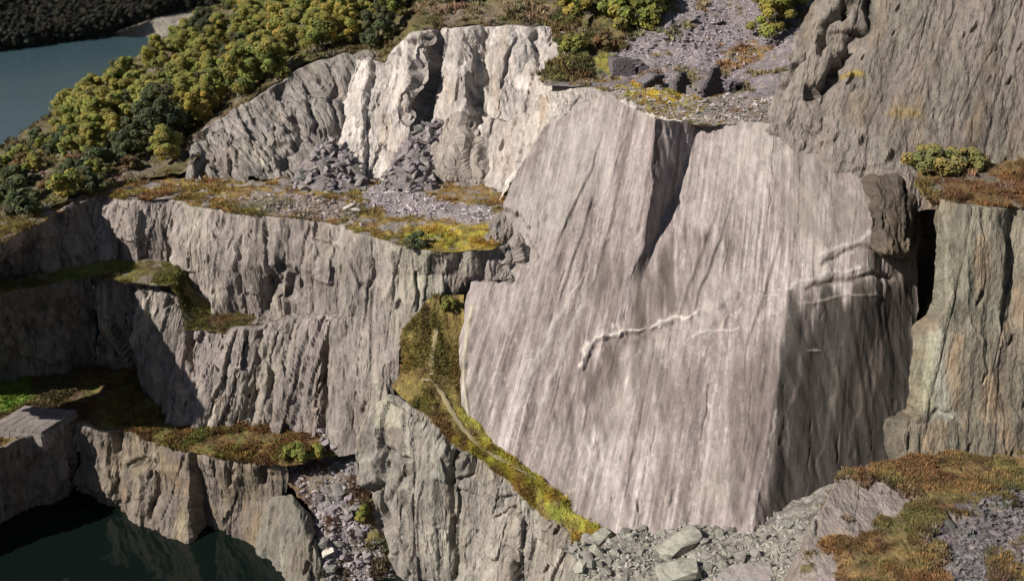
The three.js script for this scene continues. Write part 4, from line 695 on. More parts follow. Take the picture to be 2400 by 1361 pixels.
// ---- lake, far shore, pool
function rippled(w, d, n, amp, f) {
  const g = new THREE.PlaneGeometry(w, d, n, n); g.rotateX(-Math.PI / 2); const p = g.attributes.position;
  for (let k = 0; k < p.count; k++) p.setY(k, amp * fbm(p.getX(k) * f, p.getZ(k) * f, 5, 3));
  g.computeVertexNormals(); return g;
}
const lake = mesh('lake', rippled(2400, 2000, 200, 0.25, 0.08), new THREE.MeshPhysicalMaterial({ color: new THREE.Color().setRGB(0.045, 0.082, 0.1), roughness: 0.16, ior: 1.33 }), scene);
lake.position.set(-400, CAM_Y + LL, -1200);
tag(lake, 'blue green lake far below beyond the wooded hillside', 'lake', null, 'structure');
const pool = mesh('pool', rippled(170, 90, 220, 0.03, 0.7), new THREE.MeshPhysicalMaterial({ color: new THREE.Color().setRGB(0.004, 0.008, 0.007), roughness: 0.06, ior: 1.33 }), scene);
pool.position.set(-70, CAM_Y + LP, -92);
tag(pool, 'dark green flooded quarry pool at the lower left', 'pool', null, 'structure');
surface('shore', 'far_shore', 'dark wooded far shore of the lake', 'far shore', [
  [[-500, -500, 2000], [-200, -500, 2000], [200, -500, 2000], [700, -500, 2000], [1400, -500, 2000], [2600, -500, 2000]],
  [[-500, -180, 1600], [-200, -180, 1600], [200, -180, 1650], [700, -180, 1700], [1400, -180, 1700], [2600, -180, 1700]],
  [[-500, 40, 1200], [-200, 40, 1210], [100, 20, 1330], [420, -10, 1420], [1400, -40, 1500], [2600, -40, 1500]],
  [[-500, 170, LL - 3], [-200, 150, LL - 3], [100, 114, LL - 3], [420, 78, LL - 3], [1400, 60, LL - 3], [2600, 60, LL - 3]],
], { cell: 12, mat: soilMat, flat: true, look: heathLook({ seed: 30, bump: 10, A: [0.03, 0.028, 0.022], B: [0.04, 0.042, 0.024], C: [0.05, 0.045, 0.03], bare: 0, scale: 0.02 }) });
surface('fan', 'beach', 'pale grey fan of slate waste running into the far side of the lake', 'beach', [
  [[330, 56, 1290], [390, 28, 1390], [450, 20, 1415], [530, 18, 1420]],
  [[290, 68, 1275], [360, 50, 1320], [430, 44, 1340], [530, 44, 1345]],
  [[248, 84, LL - 0.5], [330, 87, LL - 0.5], [400, 88, LL - 0.5], [530, 86, LL - 0.5]],
], { cell: 4, mat: soilMat, flat: true, look: heathLook({ seed: 31, bump: 1.5, A: [0.36, 0.32, 0.27], B: [0.31, 0.28, 0.24], C: [0.26, 0.235, 0.2], bare: 0.2, scale: 0.03 }) });

// ---------------------------------------------------------------- loose rock
function stoneGeo(seed, sx, sy, sz, n = 13) {
  const r = rng(seed), p = [];
  for (let i = 0; i < n; i++) { const a = new THREE.Vector3(r() - 0.5, r() - 0.5, r() - 0.5).normalize(), k = 0.5 / Math.max(Math.abs(a.x), Math.abs(a.y), Math.abs(a.z)) * (0.75 + 0.25 * r()); p.push(new THREE.Vector3(a.x * k * sx, a.y * k * sy, a.z * k * sz)); }
  const g = new ConvexGeometry(p), q = g.attributes.position, uv = new Float32Array(q.count * 2);
  for (let i = 0; i < q.count; i++) { uv[2 * i] = (q.getX(i) + q.getY(i)) * 0.15 + seed * 0.37; uv[2 * i + 1] = (q.getZ(i) + q.getY(i) * 0.6) * 0.15; }
  g.setAttribute('uv', new THREE.BufferAttribute(uv, 2)); return g;
}
const SLATE = [0, 1, 2, 3, 4, 5].map((i) => stoneGeo(40 + i, 1.25, 0.3 + 0.06 * i, 0.7)), BOULDER = [0, 1, 2, 3, 4, 5].map((i) => stoneGeo(60 + i, 1.15, 0.42 + 0.06 * i, 0.8, 20)), CHIP = [0, 1, 2].map((i) => stoneGeo(80 + i, 1.2, 0.35, 0.7, 8));
function lay(name, label, category, group, where, kinds, mats, size, r, lift = 0.12, rough = 1.1) {          // every block its own thing
  return where.map((p) => {
    const s = size[0] + (size[1] - size[0]) * Math.pow(r(), 1.8), m = mesh(name, kinds[Math.floor(r() * kinds.length)], mats[Math.floor(r() * mats.length)], scene);
    m.position.copy(p).add(new THREE.Vector3(0, s * lift, 0)); m.scale.set(s * (0.8 + 0.4 * r()), s * (0.8 + 0.4 * r()), s * (0.8 + 0.4 * r()));
    m.rotation.set((r() - 0.5) * rough, r() * 6.28, (r() - 0.5) * rough);
    return tag(m, label, category, group);
  });
}
function sorted(label, list, key) {                                      // says where in the heap a block lies
  const ys = list.map((o) => o.position.y), lo = Math.min(...ys), hi = Math.max(...ys), xs = list.map((o) => bearing(o.position)[0]), l = Math.min(...xs), rr = Math.max(...xs);
  list.forEach((o, i) => {
    const f = (xs[i] - l) / (rr - l), t = (ys[i] - lo) / (hi - lo), big = o.scale.x > key, w = o.material === list[0].material ? '' : '';
    const side = f < 0.34 ? 'left side' : f < 0.67 ? 'middle' : 'right side', lev = t < 0.34 ? 'foot' : t < 0.67 ? 'mid height' : 'top';
    o.userData.label = `${big ? 'large' : 'small'} ${label}, ${lev}, ${side}${w}`; o.userData.group = `${o.userData.label} of its heap`;
  });
}
function chips(name, label, category, where, size, r, tone, light) {                            // too many and too small to count
  const m = new THREE.InstancedMesh(CHIP[Math.floor(r() * 3)], chipMat, where.length), o = new THREE.Object3D(), c = new THREE.Color();
  where.forEach((p, i) => {
    const s = size[0] + (size[1] - size[0]) * Math.pow(r(), 2.2), t = 1 - light + 2 * light * r();
    o.position.copy(p).add(new THREE.Vector3(0, s * 0.12, 0)); o.scale.set(s, s * (0.7 + 0.6 * r()), s); o.rotation.set((r() - 0.5) * 1.2, r() * 6.28, (r() - 0.5) * 1.2); o.updateMatrix();
    m.setMatrixAt(i, o.matrix); m.setColorAt(i, c.setRGB(tone[0] * t, tone[1] * t, tone[2] * t));
  });
  m.name = numbered(name); scene.add(shadows(m)); return tag(m, label, category, null, 'stuff');
}
const chipMat = new THREE.MeshStandardMaterial({ color: 0xffffff, roughness: 0.8 });
const PURPLE = [0.25, 0.22, 0.245], GREENISH = [0.27, 0.26, 0.235];

surface('heapA', 'slate_heap', 'left hand cone of dark slate waste against the pale cliff', 'slate heap', [
  [[760, 340, 146], [775, 336, 146], [790, 340, 146]], [[712, 385, 142.5], [775, 372, 142], [838, 385, 142.8]], [[672, 440, 139], [760, 430, 137.6], [856, 420, 140.4]], [[660, 462, 136.2], [765, 474, 132.6], [868, 440, 138.4]],
], { mat: soilMat, flat: true, look: heathLook({ seed: 41, bump: 0.5, A: [0.2, 0.17, 0.185], B: [0.17, 0.145, 0.15], C: [0.23, 0.2, 0.2], scale: 0.8 }) });
surface('heapB', 'slate_heap', 'narrow right hand cone of slate blocks spilling from a cleft in the pale cliff', 'slate heap', [
  [[985, 300, 147.5], [1000, 292, 147.5], [1030, 290, 147.5]], [[935, 365, 143], [975, 355, 142.5], [1012, 365, 143.5]], [[900, 420, 139.5], [960, 410, 138.6], [1018, 415, 140.5]], [[880, 450, 136.5], [960, 456, 134.6], [1030, 444, 138]],
], { mat: soilMat, flat: true, look: heathLook({ seed: 42, bump: 0.5, A: [0.22, 0.19, 0.2], B: [0.18, 0.155, 0.16], C: [0.25, 0.22, 0.22], scale: 0.8 }) });
{
  const r = rng(7);
  sorted('purple grey slate block of the left hand heap', lay('slate_block', 'dark purple grey slate block in the left hand heap on the middle terrace', 'slate block', 'slate blocks of the left heap', spots('heapA', [[660, 465], [760, 335], [795, 335], [868, 445], [765, 480]], 150, r), SLATE, rockTones, [0.6, 1.7], r, 0.22, 2.4), 0.9);
  sorted('slate block of the right hand heap below the cleft', lay('slate_block', 'slate block spilled in the right hand heap below the cleft in the pale cliff', 'slate block', 'slate blocks of the right heap', spots('heapB', [[880, 455], [980, 285], [1035, 285], [1032, 450], [960, 460]], 110, r), SLATE, rockTones, [0.6, 1.7], r, 0.22, 2.4), 0.9);
  chips('slate_rubble', 'small slate rubble strewn along the edge of the middle terrace', 'slate rubble', spots('mterrace', [[520, 465], [700, 455], [850, 470], [850, 530], [740, 515], [560, 495]], 500, r), [0.25, 0.8], r, [0.27, 0.225, 0.22], 0.45);
  chips('slate_rubble', 'pale lilac strip of slate rubble crossing the middle terrace', 'slate rubble', spots('mterrace', [[850, 440], [930, 430], [1030, 468], [1150, 488], [1160, 525], [1040, 517], [930, 500], [850, 475]], 900, r), [0.25, 0.85], r, [0.36, 0.32, 0.34], 0.35);
  sorted('green grey boulder of the talus below the slab', lay('boulder', 'pale green grey boulder lying in the talus at the foot of the slab', 'boulder', 'boulders in the talus', spots('talus', [[1340, 1240], [1460, 1235], [1700, 1240], [1900, 1215], [1870, 1361], [1350, 1361]], 110, r), BOULDER, greenTones, [0.45, 1.6], r, 0.12, 1.8), 0.9);
  chips('talus_rubble', 'small broken stones between the boulders at the foot of the slab', 'rubble', spots('talus', [[1330, 1235], [1460, 1225], [1620, 1230], [1900, 1190], [1900, 1400], [1350, 1400]], 2600, r), [0.15, 0.8], r, GREENISH, 0.35);
  chips('slate_waste', 'loose slate covering the tip behind the ruined huts', 'slate waste', spots('tip', [[1560, -60], [1900, -60], [1880, 100], [1780, 130], [1700, 210], [1460, 180], [1450, 120], [1570, 50]], 3200, r), [0.2, 0.9], r, PURPLE, 0.35);
  sorted('dark slab on the slate tip above the huts', lay('slate_slab', 'dark slate slab lying on the tip behind the ruined huts', 'slate slab', 'larger slabs on the slate tip', spots('tip', [[1540, 80], [1650, 20], [1700, 60], [1620, 120], [1500, 120]], 45, r), SLATE, rockTones.slice(0, 2), [0.8, 1.9], r), 1.1);
  chips('slate_waste', 'stones scattered over the terrace in front of the ruined huts', 'slate waste', spots('hterrace', [[1290, 185], [1380, 200], [1480, 225], [1560, 280], [1780, 295], [1860, 240], [1760, 200], [1640, 225]], 900, r), [0.2, 0.8], r, [0.3, 0.265, 0.26], 0.35);
  chips('scree', 'loose slate filling the gully beside the pool', 'scree', spots('pocket', [[690, 1120], [770, 1080], [860, 1090], [850, 1200], [930, 1361], [770, 1400], [740, 1240]], 900, r), [0.2, 0.8], r, [0.28, 0.25, 0.265], 0.4);
  sorted('grey block in the loose slate of the gully', lay('scree_block', 'angular grey block among the loose slate of the gully beside the pool', 'scree block', 'blocks in the gully', spots('pocket', [[720, 1140], [830, 1120], [850, 1200], [880, 1361], [780, 1361], [740, 1240]], 45, r), BOULDER, rockTones, [0.6, 1.6], r), 0.9);
  sorted('slate block of the small heap on the lowest terrace', lay('slate_block', 'blue grey slate block in the small heap at the right end of the lowest terrace', 'slate block', 'slate blocks of the small heap', spots('lterrace', [[740, 1000], [840, 1000], [840, 1055], [760, 1060]], 50, r), SLATE, rockTones, [0.6, 1.5], r, 0.5), 0.9);
  chips('ledge_rubble', 'slate debris along the ledge at the foot of the cracked face', 'rubble', spots('ledge', [[590, 735], [800, 700], [800, 750], [600, 770]], 350, r), [0.25, 0.9], r, [0.26, 0.235, 0.235], 0.4);
  chips('slate_waste', 'grey slate rubble at the near right corner of the heather bench', 'slate waste', spots('bench', [[2240, 1240], [2320, 1170], [2430, 1150], [2430, 1400], [2240, 1400]], 1800, r), [0.15, 0.7], r, [0.135, 0.12, 0.127], 0.4);
  const one = (name, label, cat, key, x, y, geo, m, sx, sy, sz, ry, rz = 0, lift = 0) => { const o = mesh(name, geo, m, scene); o.position.copy(spot(key, x, y)).add(new THREE.Vector3(0, lift, 0)); o.scale.set(sx, sy, sz); o.rotation.set(0.15, ry, rz); return tag(o, label, cat); };
  const ROUGH = [0, 1, 2].map((i) => stoneGeo(120 + i, 1.1, 0.7, 0.9, 44));
  one('boulder', 'largest boulder of the talus, long and flat with a dark hollow below it', 'boulder', 'talus', 1590, 1285, ROUGH[0], greenTones[1], 5, 2.6, 3, 0.5, 0.25, 0.5);
  one('boulder', 'pale yellow green boulder below the largest boulder at the bottom of the picture', 'boulder', 'talus', 1590, 1345, ROUGH[1], greenTones[1], 4, 2, 3, 0.2, 0.15, 0.3);
  one('boulder', 'smooth mauve boulder at the bottom between the talus and the heather bench', 'boulder', 'talus', 1745, 1361, ROUGH[2], rockTones[2], 5.5, 2.4, 3.4, 0.3, 0.1, 0.2);
  one('boulder', 'light angular boulder where the grass ramp meets the talus', 'boulder', 'talus', 1400, 1245, ROUGH[1], greenTones[1], 2.4, 1.4, 1.8, 0.8, 0.1, 0.3);
  one('boulder', 'white boulder in the loose slate of the gully', 'boulder', 'pocket', 768, 1302, BOULDER[0], whiteStone, 1.3, 1.3, 1.2, 0.4, 0.1, 0.4);
  one('white_block', 'left of the two white blocks at the back of the lowest terrace', 'stone block', 'lterrace', 612, 990, BOULDER[2], whiteStone, 0.9, 0.9, 0.8, 0.3, 0, 0.3);
  one('white_block', 'right and taller of the two white blocks at the back of the lowest terrace', 'stone block', 'lterrace', 642, 992, BOULDER[5], whiteStone, 0.9, 1.5, 0.8, 0.9, 0, 0.4);
  one('white_block', 'upper of the two white slabs at the edge of the middle terrace', 'stone block', 'mterrace', 815, 488, SLATE[1], whiteStone, 1.5, 1.2, 1, 0.8, 0.2, 0.2);
  one('white_block', 'lower of the two white slabs at the edge of the middle terrace', 'stone block', 'mterrace', 834, 496, SLATE[3], whiteStone, 1.2, 1, 1, 0.2, 0, 0.2);
  one('white_block', 'white stone between the low hut and the middle gable on the upper terrace', 'stone block', 'hterrace', 1562, 197, BOULDER[1], whiteStone, 0.9, 0.8, 0.8, 0.2, 0, 0.3);
  one('rock', 'rusty green rock rising from the pool at the foot of the outcrop', 'rock', 'outcrop', 590, 1352, BOULDER[4], greenTones[3], 3.4, 3, 3, 0.5, 0.1, -0.2);
}

// ---------------------------------------------------------------- trees and bushes
function crownGeo(seed, R, H, y0, lobes, per, leaf, tint, shape = 1) {
  const r = rng(seed), pos = [], col = [], nor = [], a = new THREE.Vector3(), n = new THREE.Vector3(), t = new THREE.Vector3(), b = new THREE.Vector3(), c = new THREE.Vector3();
  for (let l = 0; l < lobes; l++) {
    const th = r() * 6.283, yy = Math.pow(r(), 0.8), rr = R * Math.pow(r(), 0.5) * 0.8 * Math.pow(Math.max(0.03, 1 - Math.pow(Math.abs(yy * 2 - 0.75) / 1.3, 2)), 0.5 * shape), lr = R * (0.16 + 0.3 * r() * r() + 0.08 * r()) * (1 - 0.3 * yy);
    const cx = rr * Math.cos(th), cz = rr * Math.sin(th), cy = y0 + yy * (H - y0 - lr * 0.6), tone = 0.7 + 0.6 * r(), warm = r();
    for (let k = 0; k < per; k++) {
      a.set(r() - 0.5, r() - 0.38, r() - 0.5).normalize();
      n.copy(a).add(new THREE.Vector3(r() - 0.5, r() - 0.2, r() - 0.5).multiplyScalar(0.75)).normalize();
      c.set(cx, cy, cz).addScaledVector(a, lr * (0.72 + 0.38 * r()) ).setY(cy + a.y * lr * 0.75);
      t.set(r() - 0.5, r() - 0.5, r() - 0.5).cross(n).normalize(); b.crossVectors(n, t);
      const s = leaf * (0.6 + 0.8 * r()), q = tone * (0.86 + 0.28 * r()), k3 = [tint[0] * q * (0.85 + 0.5 * warm), tint[1] * q, tint[2] * q];
      const v = [c.clone().addScaledVector(t, s), c.clone().addScaledVector(b, s * 0.55).addScaledVector(n, s * 0.15), c.clone().addScaledVector(t, -s), c.clone().addScaledVector(b, -s * 0.55).addScaledVector(n, s * 0.15)];
      for (const i of [0, 1, 2, 0, 2, 3]) { pos.push(v[i].x, v[i].y, v[i].z); col.push(...k3); }
    }
  }
  const g = new THREE.BufferGeometry(); g.setAttribute('position', new THREE.Float32BufferAttribute(pos, 3)); g.setAttribute('color', new THREE.Float32BufferAttribute(col, 3)); g.computeVertexNormals(); return g;
}
function trunkGeo(seed, R, H) {
  const r = rng(seed), parts = [];
  const limb = (a, b, r0, r1) => { const d = b.clone().sub(a), g = new THREE.CylinderGeometry(r1, r0, d.length(), 6, 1); g.applyQuaternion(new THREE.Quaternion().setFromUnitVectors(new THREE.Vector3(0, 1, 0), d.clone().normalize())); const m = a.clone().add(b).multiplyScalar(0.5); g.translate(m.x, m.y, m.z); parts.push(g); };
  const top = new THREE.Vector3((r() - 0.5) * 0.4, H * 0.62, (r() - 0.5) * 0.4), mid = new THREE.Vector3((r() - 0.5) * 0.3, H * 0.32, (r() - 0.5) * 0.3), w = 0.05 * H * 0.55;
  limb(new THREE.Vector3(0, -0.6, 0), mid, w, w * 0.75); limb(mid, top, w * 0.75, w * 0.35);
  for (let k = 0; k < 6; k++) { const th = k * 1.05 + r(), f = 0.25 + 0.6 * r(); const s = mid.clone().lerp(top, f); limb(s, s.clone().add(new THREE.Vector3(Math.cos(th) * R * 0.6, H * 0.18, Math.sin(th) * R * 0.6)), w * 0.4, w * 0.1); }
  return mergeGeometries(parts);
}
const GREENS = { mid: [0.18, 0.21, 0.036], olive: [0.235, 0.24, 0.04], yellow: [0.29, 0.27, 0.045], dark: [0.065, 0.085, 0.026], autumn: [0.19, 0.125, 0.024], brown: [0.14, 0.09, 0.03], gorse: [0.21, 0.205, 0.055], bright: [0.16, 0.18, 0.026] };
const protos = {};
function plant(kind, seed, R, H, y0, lobes, per, leaf, tint, shape) {
  const o = new THREE.Group(); mesh('crown', crownGeo(seed, R, H, y0, lobes, per, leaf, tint, shape), leafMat, o); mesh('trunk', trunkGeo(seed + 5, R, H), barkMat, o); protos[kind] = o;
}
plant('mid0', 101, 3.1, 6.5, 0.5, 38, 190, 0.19, GREENS.mid); plant('mid1', 102, 3.4, 6, 1, 40, 190, 0.19, GREENS.mid); plant('olive0', 103, 3.1, 6.2, 1, 38, 190, 0.19, GREENS.olive); plant('olive1', 104, 3, 6.8, 0.2, 36, 190, 0.19, GREENS.olive);
plant('yellow0', 105, 2.9, 5.8, 1, 36, 190, 0.19, GREENS.yellow); plant('autumn0', 106, 2.7, 5.4, 1, 34, 190, 0.19, GREENS.autumn); plant('dark0', 107, 2.9, 7.5, 0.8, 42, 190, 0.19, GREENS.dark, 0.8); plant('dark1', 108, 3.3, 6.4, 0.8, 40, 190, 0.19, GREENS.dark);
plant('bushmid', 111, 1.6, 2.2, 0.2, 16, 60, 0.26, GREENS.mid); plant('busholive', 112, 1.7, 2, 0.2, 16, 60, 0.26, GREENS.olive); plant('bushdark', 113, 1.7, 2.3, 0.2, 16, 60, 0.26, GREENS.dark); plant('bushbrown', 114, 1.5, 1.6, 0.1, 16, 60, 0.24, GREENS.brown); plant('gorse', 115, 2.1, 1.7, 0.05, 30, 110, 0.15, GREENS.gorse); plant('bushbright', 116, 1.6, 2.2, 0.2, 16, 60, 0.26, GREENS.bright);
function grow(name, kind, label, category, p, s, turn, group, sy = 1) {
  const o = protos[kind].clone(); o.name = numbered(name); o.position.copy(p); o.scale.set(s, s * sy, s); o.rotation.y = turn; scene.add(o); return tag(o, label, category, group);
}
const sown = [];
function apart(list, gap) { const keep = []; for (const p of list) if (keep.every((q) => q.distanceTo(p) > gap) && sown.every((q) => q.p.distanceTo(p) > q.g)) keep.push(p); return keep; }
{
  const r = rng(19), put = (name, kind, label, cat, key, x, y, s, turn = 0, sy = 1) => { const p = spot(key, x, y); sown.push({ p, g: 2.4 * s }); return grow(name, kind, label, cat, p, s, turn, null, sy); };
  put('dark_tree', 'dark0', 'dark green upright tree in the notch at the top of the pale cliff', 'tree', 'hill', 888, 108, 1.05, 0.3, 1.15);
  put('dark_tree', 'dark1', 'broad dark tree at the lower edge of the wood above the left cliff', 'tree', 'hill', 385, 345, 1.35, 1.1, 1.1);
  put('yellow_tree', 'yellow0', 'yellowing round tree in the middle of the wood', 'tree', 'hill', 430, 215, 1.1, 0.5);
  put('yellow_tree', 'yellow0', 'golden bushy tree at the left foot of the wood', 'tree', 'hill', 275, 330, 0.9, 2.5);
  put('tall_tree', 'olive1', 'tall olive tree standing between the slate tip and the right hand cliff', 'tree', 'tip', 1800, 90, 1.2, 0.4);
  put('tall_tree', 'mid0', 'dark leafed tree behind the tall olive tree beside the right hand cliff', 'tree', 'tip', 1845, 40, 1.1, 1.4);
  put('shrub', 'bushmid', 'rounded dark olive shrub left of the ruined wall', 'shrub', 'tip', 1345, 125, 1.3, 0.2);
  put('shrub', 'bushbrown', 'brownish shrub beside the rounded shrub left of the ruined wall', 'shrub', 'tip', 1410, 110, 1.4, 0.7);
  put('shrub', 'bushbright', 'largest bright green shrub beside the slate tip', 'shrub', 'tip', 1495, 80, 2.3, 0.9);
  put('shrub', 'busholive', 'olive shrub at the top of the picture beside the slate tip', 'shrub', 'tip', 1540, 30, 2.2, 1.9);
  put('shrub', 'bushbright', 'green shrub at the top edge left of the slate tip', 'shrub', 'tip', 1440, 40, 2, 2.9);
  put('shrub', 'busholive', 'shrub on the ridge at the top above the pale cliff', 'shrub', 'tip', 1350, 35, 1.8, 0.4);
  put('gorse_bush', 'gorse', 'left of the two yellow green gorse bushes on the right hand ledge', 'gorse bush', 'rterrace', 2180, 400, 1.5, 0.3);
  put('gorse_bush', 'gorse', 'right of the two yellow green gorse bushes on the right hand ledge', 'gorse bush', 'rterrace', 2255, 392, 1.3, 1.5);
  put('bush', 'bushdark', 'small dark bush hanging over the edge of the middle terrace', 'bush', 'mterrace', 978, 580, 0.85, 0.2);
  put('bush', 'bushmid', 'small green bush at the upper tip of the brown ramp', 'bush', 'ramp', 1052, 722, 0.7, 0.9);
  put('bush', 'bushbright', 'bright green bush at the right end of the lowest terrace', 'bush', 'lterrace', 690, 1085, 1.15, 0.5);
  put('bush', 'busholive', 'dull green bush beside the small slate heap on the lowest terrace', 'bush', 'lterrace', 745, 1075, 0.8, 2.5);
  put('bush', 'bushbright', 'green bush at the dark crack in the gully', 'bush', 'pocket', 855, 1215, 0.75, 2.1);
  put('bush', 'bushdark', 'dark bush below the wood at the left edge', 'bush', 'hill', 40, 480, 1.7, 1);
  put('bush', 'busholive', 'olive bush on the rim above the dark left cliff', 'bush', 'hill', 160, 455, 1.6, 1.6);
  put('bush', 'bushdark', 'dark bush where the rim meets the middle terrace', 'bush', 'mterrace', 215, 450, 1.5, 2.2);
  put('bush', 'busholive', 'small bush among pale rocks at the left end of the broken cliff', 'bush', 'hill', 350, 400, 1, 0.2);
  const wood = [[300, 385], [440, 372], [466, 305], [600, 218], [712, 143], [830, 102], [905, 62], [955, 20], [1010, -75], [600, -40], [530, 40], [450, 100], [380, 150], [300, 205], [230, 255], [170, 300], [150, 350], [230, 380]];
  const kinds = ['mid0', 'mid1', 'olive0', 'olive1', 'yellow0', 'mid0', 'olive0', 'mid1', 'dark1', 'mid1'];
  const KIND = { mid0: 'mid green', mid1: 'mid green', olive0: 'olive green', olive1: 'olive green', yellow0: 'yellow tinged', dark1: 'dark green' };
  apart(spots('hill', wood, 5200, r), 3.7).slice(0, 290).forEach((p) => {
    const k = kinds[Math.floor(r() * kinds.length)], [bx, by] = bearing(p), rim = 0.72 * bx + by < 430, cut = bx * 0.62 + by > 585;
    const zone = by < 70 ? 'near the top edge' : cut ? 'along the wood edge above the cliffs' : rim ? (bx < 330 ? 'at the lower lake side of the wood' : 'at the upper lake side of the wood') : 'in the middle of the wood';
    grow('broadleaf_tree', k, `${KIND[k]} broadleaf tree crowded among others ${zone}`, 'tree', p, 0.75 + 0.75 * r() * r() + 0.15 * r(), r() * 6.28, `${KIND[k]} trees ${zone}`, 0.85 + 0.25 * r());
  });
  const low = [[-30, 400], [100, 330], [165, 285], [180, 330], [310, 385], [330, 405], [230, 425], [140, 462], [60, 505], [-30, 560]];
  const LOW = { bushbrown: 'brown', busholive: 'olive', bushmid: 'green', bushdark: 'dark green' };
  apart(spots('hill', low, 1500, r), 2.3).slice(0, 120).forEach((p) => {
    const k = ['bushdark', 'busholive', 'bushmid', 'bushdark', 'bushbrown'][Math.floor(r() * 5)], bx = bearing(p)[0], zone = bx < 110 ? 'at the far left of the bracken slope' : 'between the wood and the middle terrace';
    grow('bush', k, `low ${LOW[k]} bush ${zone}`, 'bush', p, 0.9 + 0.8 * r(), r() * 6.28, `${LOW[k]} bushes ${zone}`);
  });
  apart(spots('hill', [[950, -75], [1300, -75], [1300, 0], [1100, 5], [960, 12]], 300, r), 4.2).slice(0, 26).forEach((p) => grow('skyline_tree', ['dark1', 'dark0', 'mid1'][Math.floor(r() * 3)], 'one of the dark trees at the top edge behind the heather above the pale cliff', 'tree', p, 0.8 + 0.4 * r(), r() * 6.28, 'trees above the pale cliff'));
}
// the wood on the far shore reads as one mass
{
  const r = rng(23), where = spots('shore', [[-20, -40], [560, -40], [540, 20], [420, 20], [330, 55], [248, 82], [150, 100], [-20, 130]], 2600, r), m = new THREE.InstancedMesh(crownGeo(131, 5.5, 12, 0.5, 16, 26, 1.3, [0.03, 0.034, 0.018]), leafMat, where.length), o = new THREE.Object3D(), c = new THREE.Color();
  where.forEach((p, i) => { o.position.copy(p); o.rotation.y = r() * 6.28; o.scale.setScalar(0.8 + 0.9 * r()); o.updateMatrix(); m.setMatrixAt(i, o.matrix); const t = 0.6 + 0.7 * r(); m.setColorAt(i, c.setRGB(t * (0.8 + 0.5 * r()), t, t)); });
  m.name = 'far_wood'; scene.add(shadows(m)); tag(m, 'dark wood covering the far shore of the lake', 'wood', null, 'stuff');
}

// ---------------------------------------------------------------- grass, heather and bracken
function tuftGeo(seed, n, spread, lean, w) {
  const r = rng(seed), pos = [];
  for (let k = 0; k < n; k++) { const th = r() * 6.28, d = spread * Math.sqrt(r()), x = d * Math.cos(th), z = d * Math.sin(th), a = r() * 6.28, h = 0.6 + 0.5 * r(), l = lean * (0.4 + r()); pos.push(x - Math.cos(a) * w, 0, z - Math.sin(a) * w, x + Math.cos(a) * w, 0, z + Math.sin(a) * w, x + Math.cos(th) * l, h, z + Math.sin(th) * l); }
  const g = new THREE.BufferGeometry(); g.setAttribute('position', new THREE.Float32BufferAttribute(pos, 3)); g.computeVertexNormals(); return g;
}
const GRASS = tuftGeo(3, 16, 0.55, 0.45, 0.11), HEATHER = tuftGeo(4, 20, 0.8, 0.3, 0.2);
function cover(key, name, label, category, poly, n, size, geo, r, boost = 1.15) {
  const p = patches[key], list = [];
  for (let k = 0; k < p.nx * p.ny; k++) if (inPoly(poly, p.pxy[2 * k], p.pxy[2 * k + 1]) && p.col[3 * k + 2] < 0.62 * p.col[3 * k]) list.push(k);
  if (!list.length) return;
  const m = new THREE.InstancedMesh(geo, tuftMat, n), o = new THREE.Object3D(), c = new THREE.Color();
  for (let i = 0; i < n; i++) {
    let k = 0, f = 0, q = 0;
    for (let tr = 0; tr < 5; tr++) { k = list[Math.floor(r() * list.length)]; f = fbm(p.out[3 * k] * 0.35, p.out[3 * k + 2] * 0.35, 301, 3); q = fbm(p.out[3 * k] * 0.22 + 7, p.out[3 * k + 2] * 0.22, 302, 3); if (f > -0.18 + 0.3 * r()) break; }
    const s = (size[0] + (size[1] - size[0]) * r() * r()) * (0.75 + 1.3 * Math.max(0, f + 0.2)), t = boost * (0.6 + 0.7 * r()), w = (r() - 0.5) * 0.7 + clamp(q * 1.2, -0.35, 0.3);
    o.position.set(p.out[3 * k] + (r() - 0.5) * 0.3, p.out[3 * k + 1] - 0.03, p.out[3 * k + 2] + (r() - 0.5) * 0.3); o.rotation.set((r() - 0.5) * 0.7, r() * 6.28, (r() - 0.5) * 0.7); o.scale.set(s * (0.8 + 0.6 * r()), s * (0.5 + 0.6 * r()), s * (0.8 + 0.6 * r())); o.updateMatrix();
    m.setMatrixAt(i, o.matrix); m.setColorAt(i, c.setRGB(p.col[3 * k] * t * (1 + 0.3 * w), p.col[3 * k + 1] * t * (1 - 0.2 * w), p.col[3 * k + 2] * t));
  }
  m.name = numbered(name); scene.add(shadows(m)); tag(m, label, category, null, 'stuff');
}
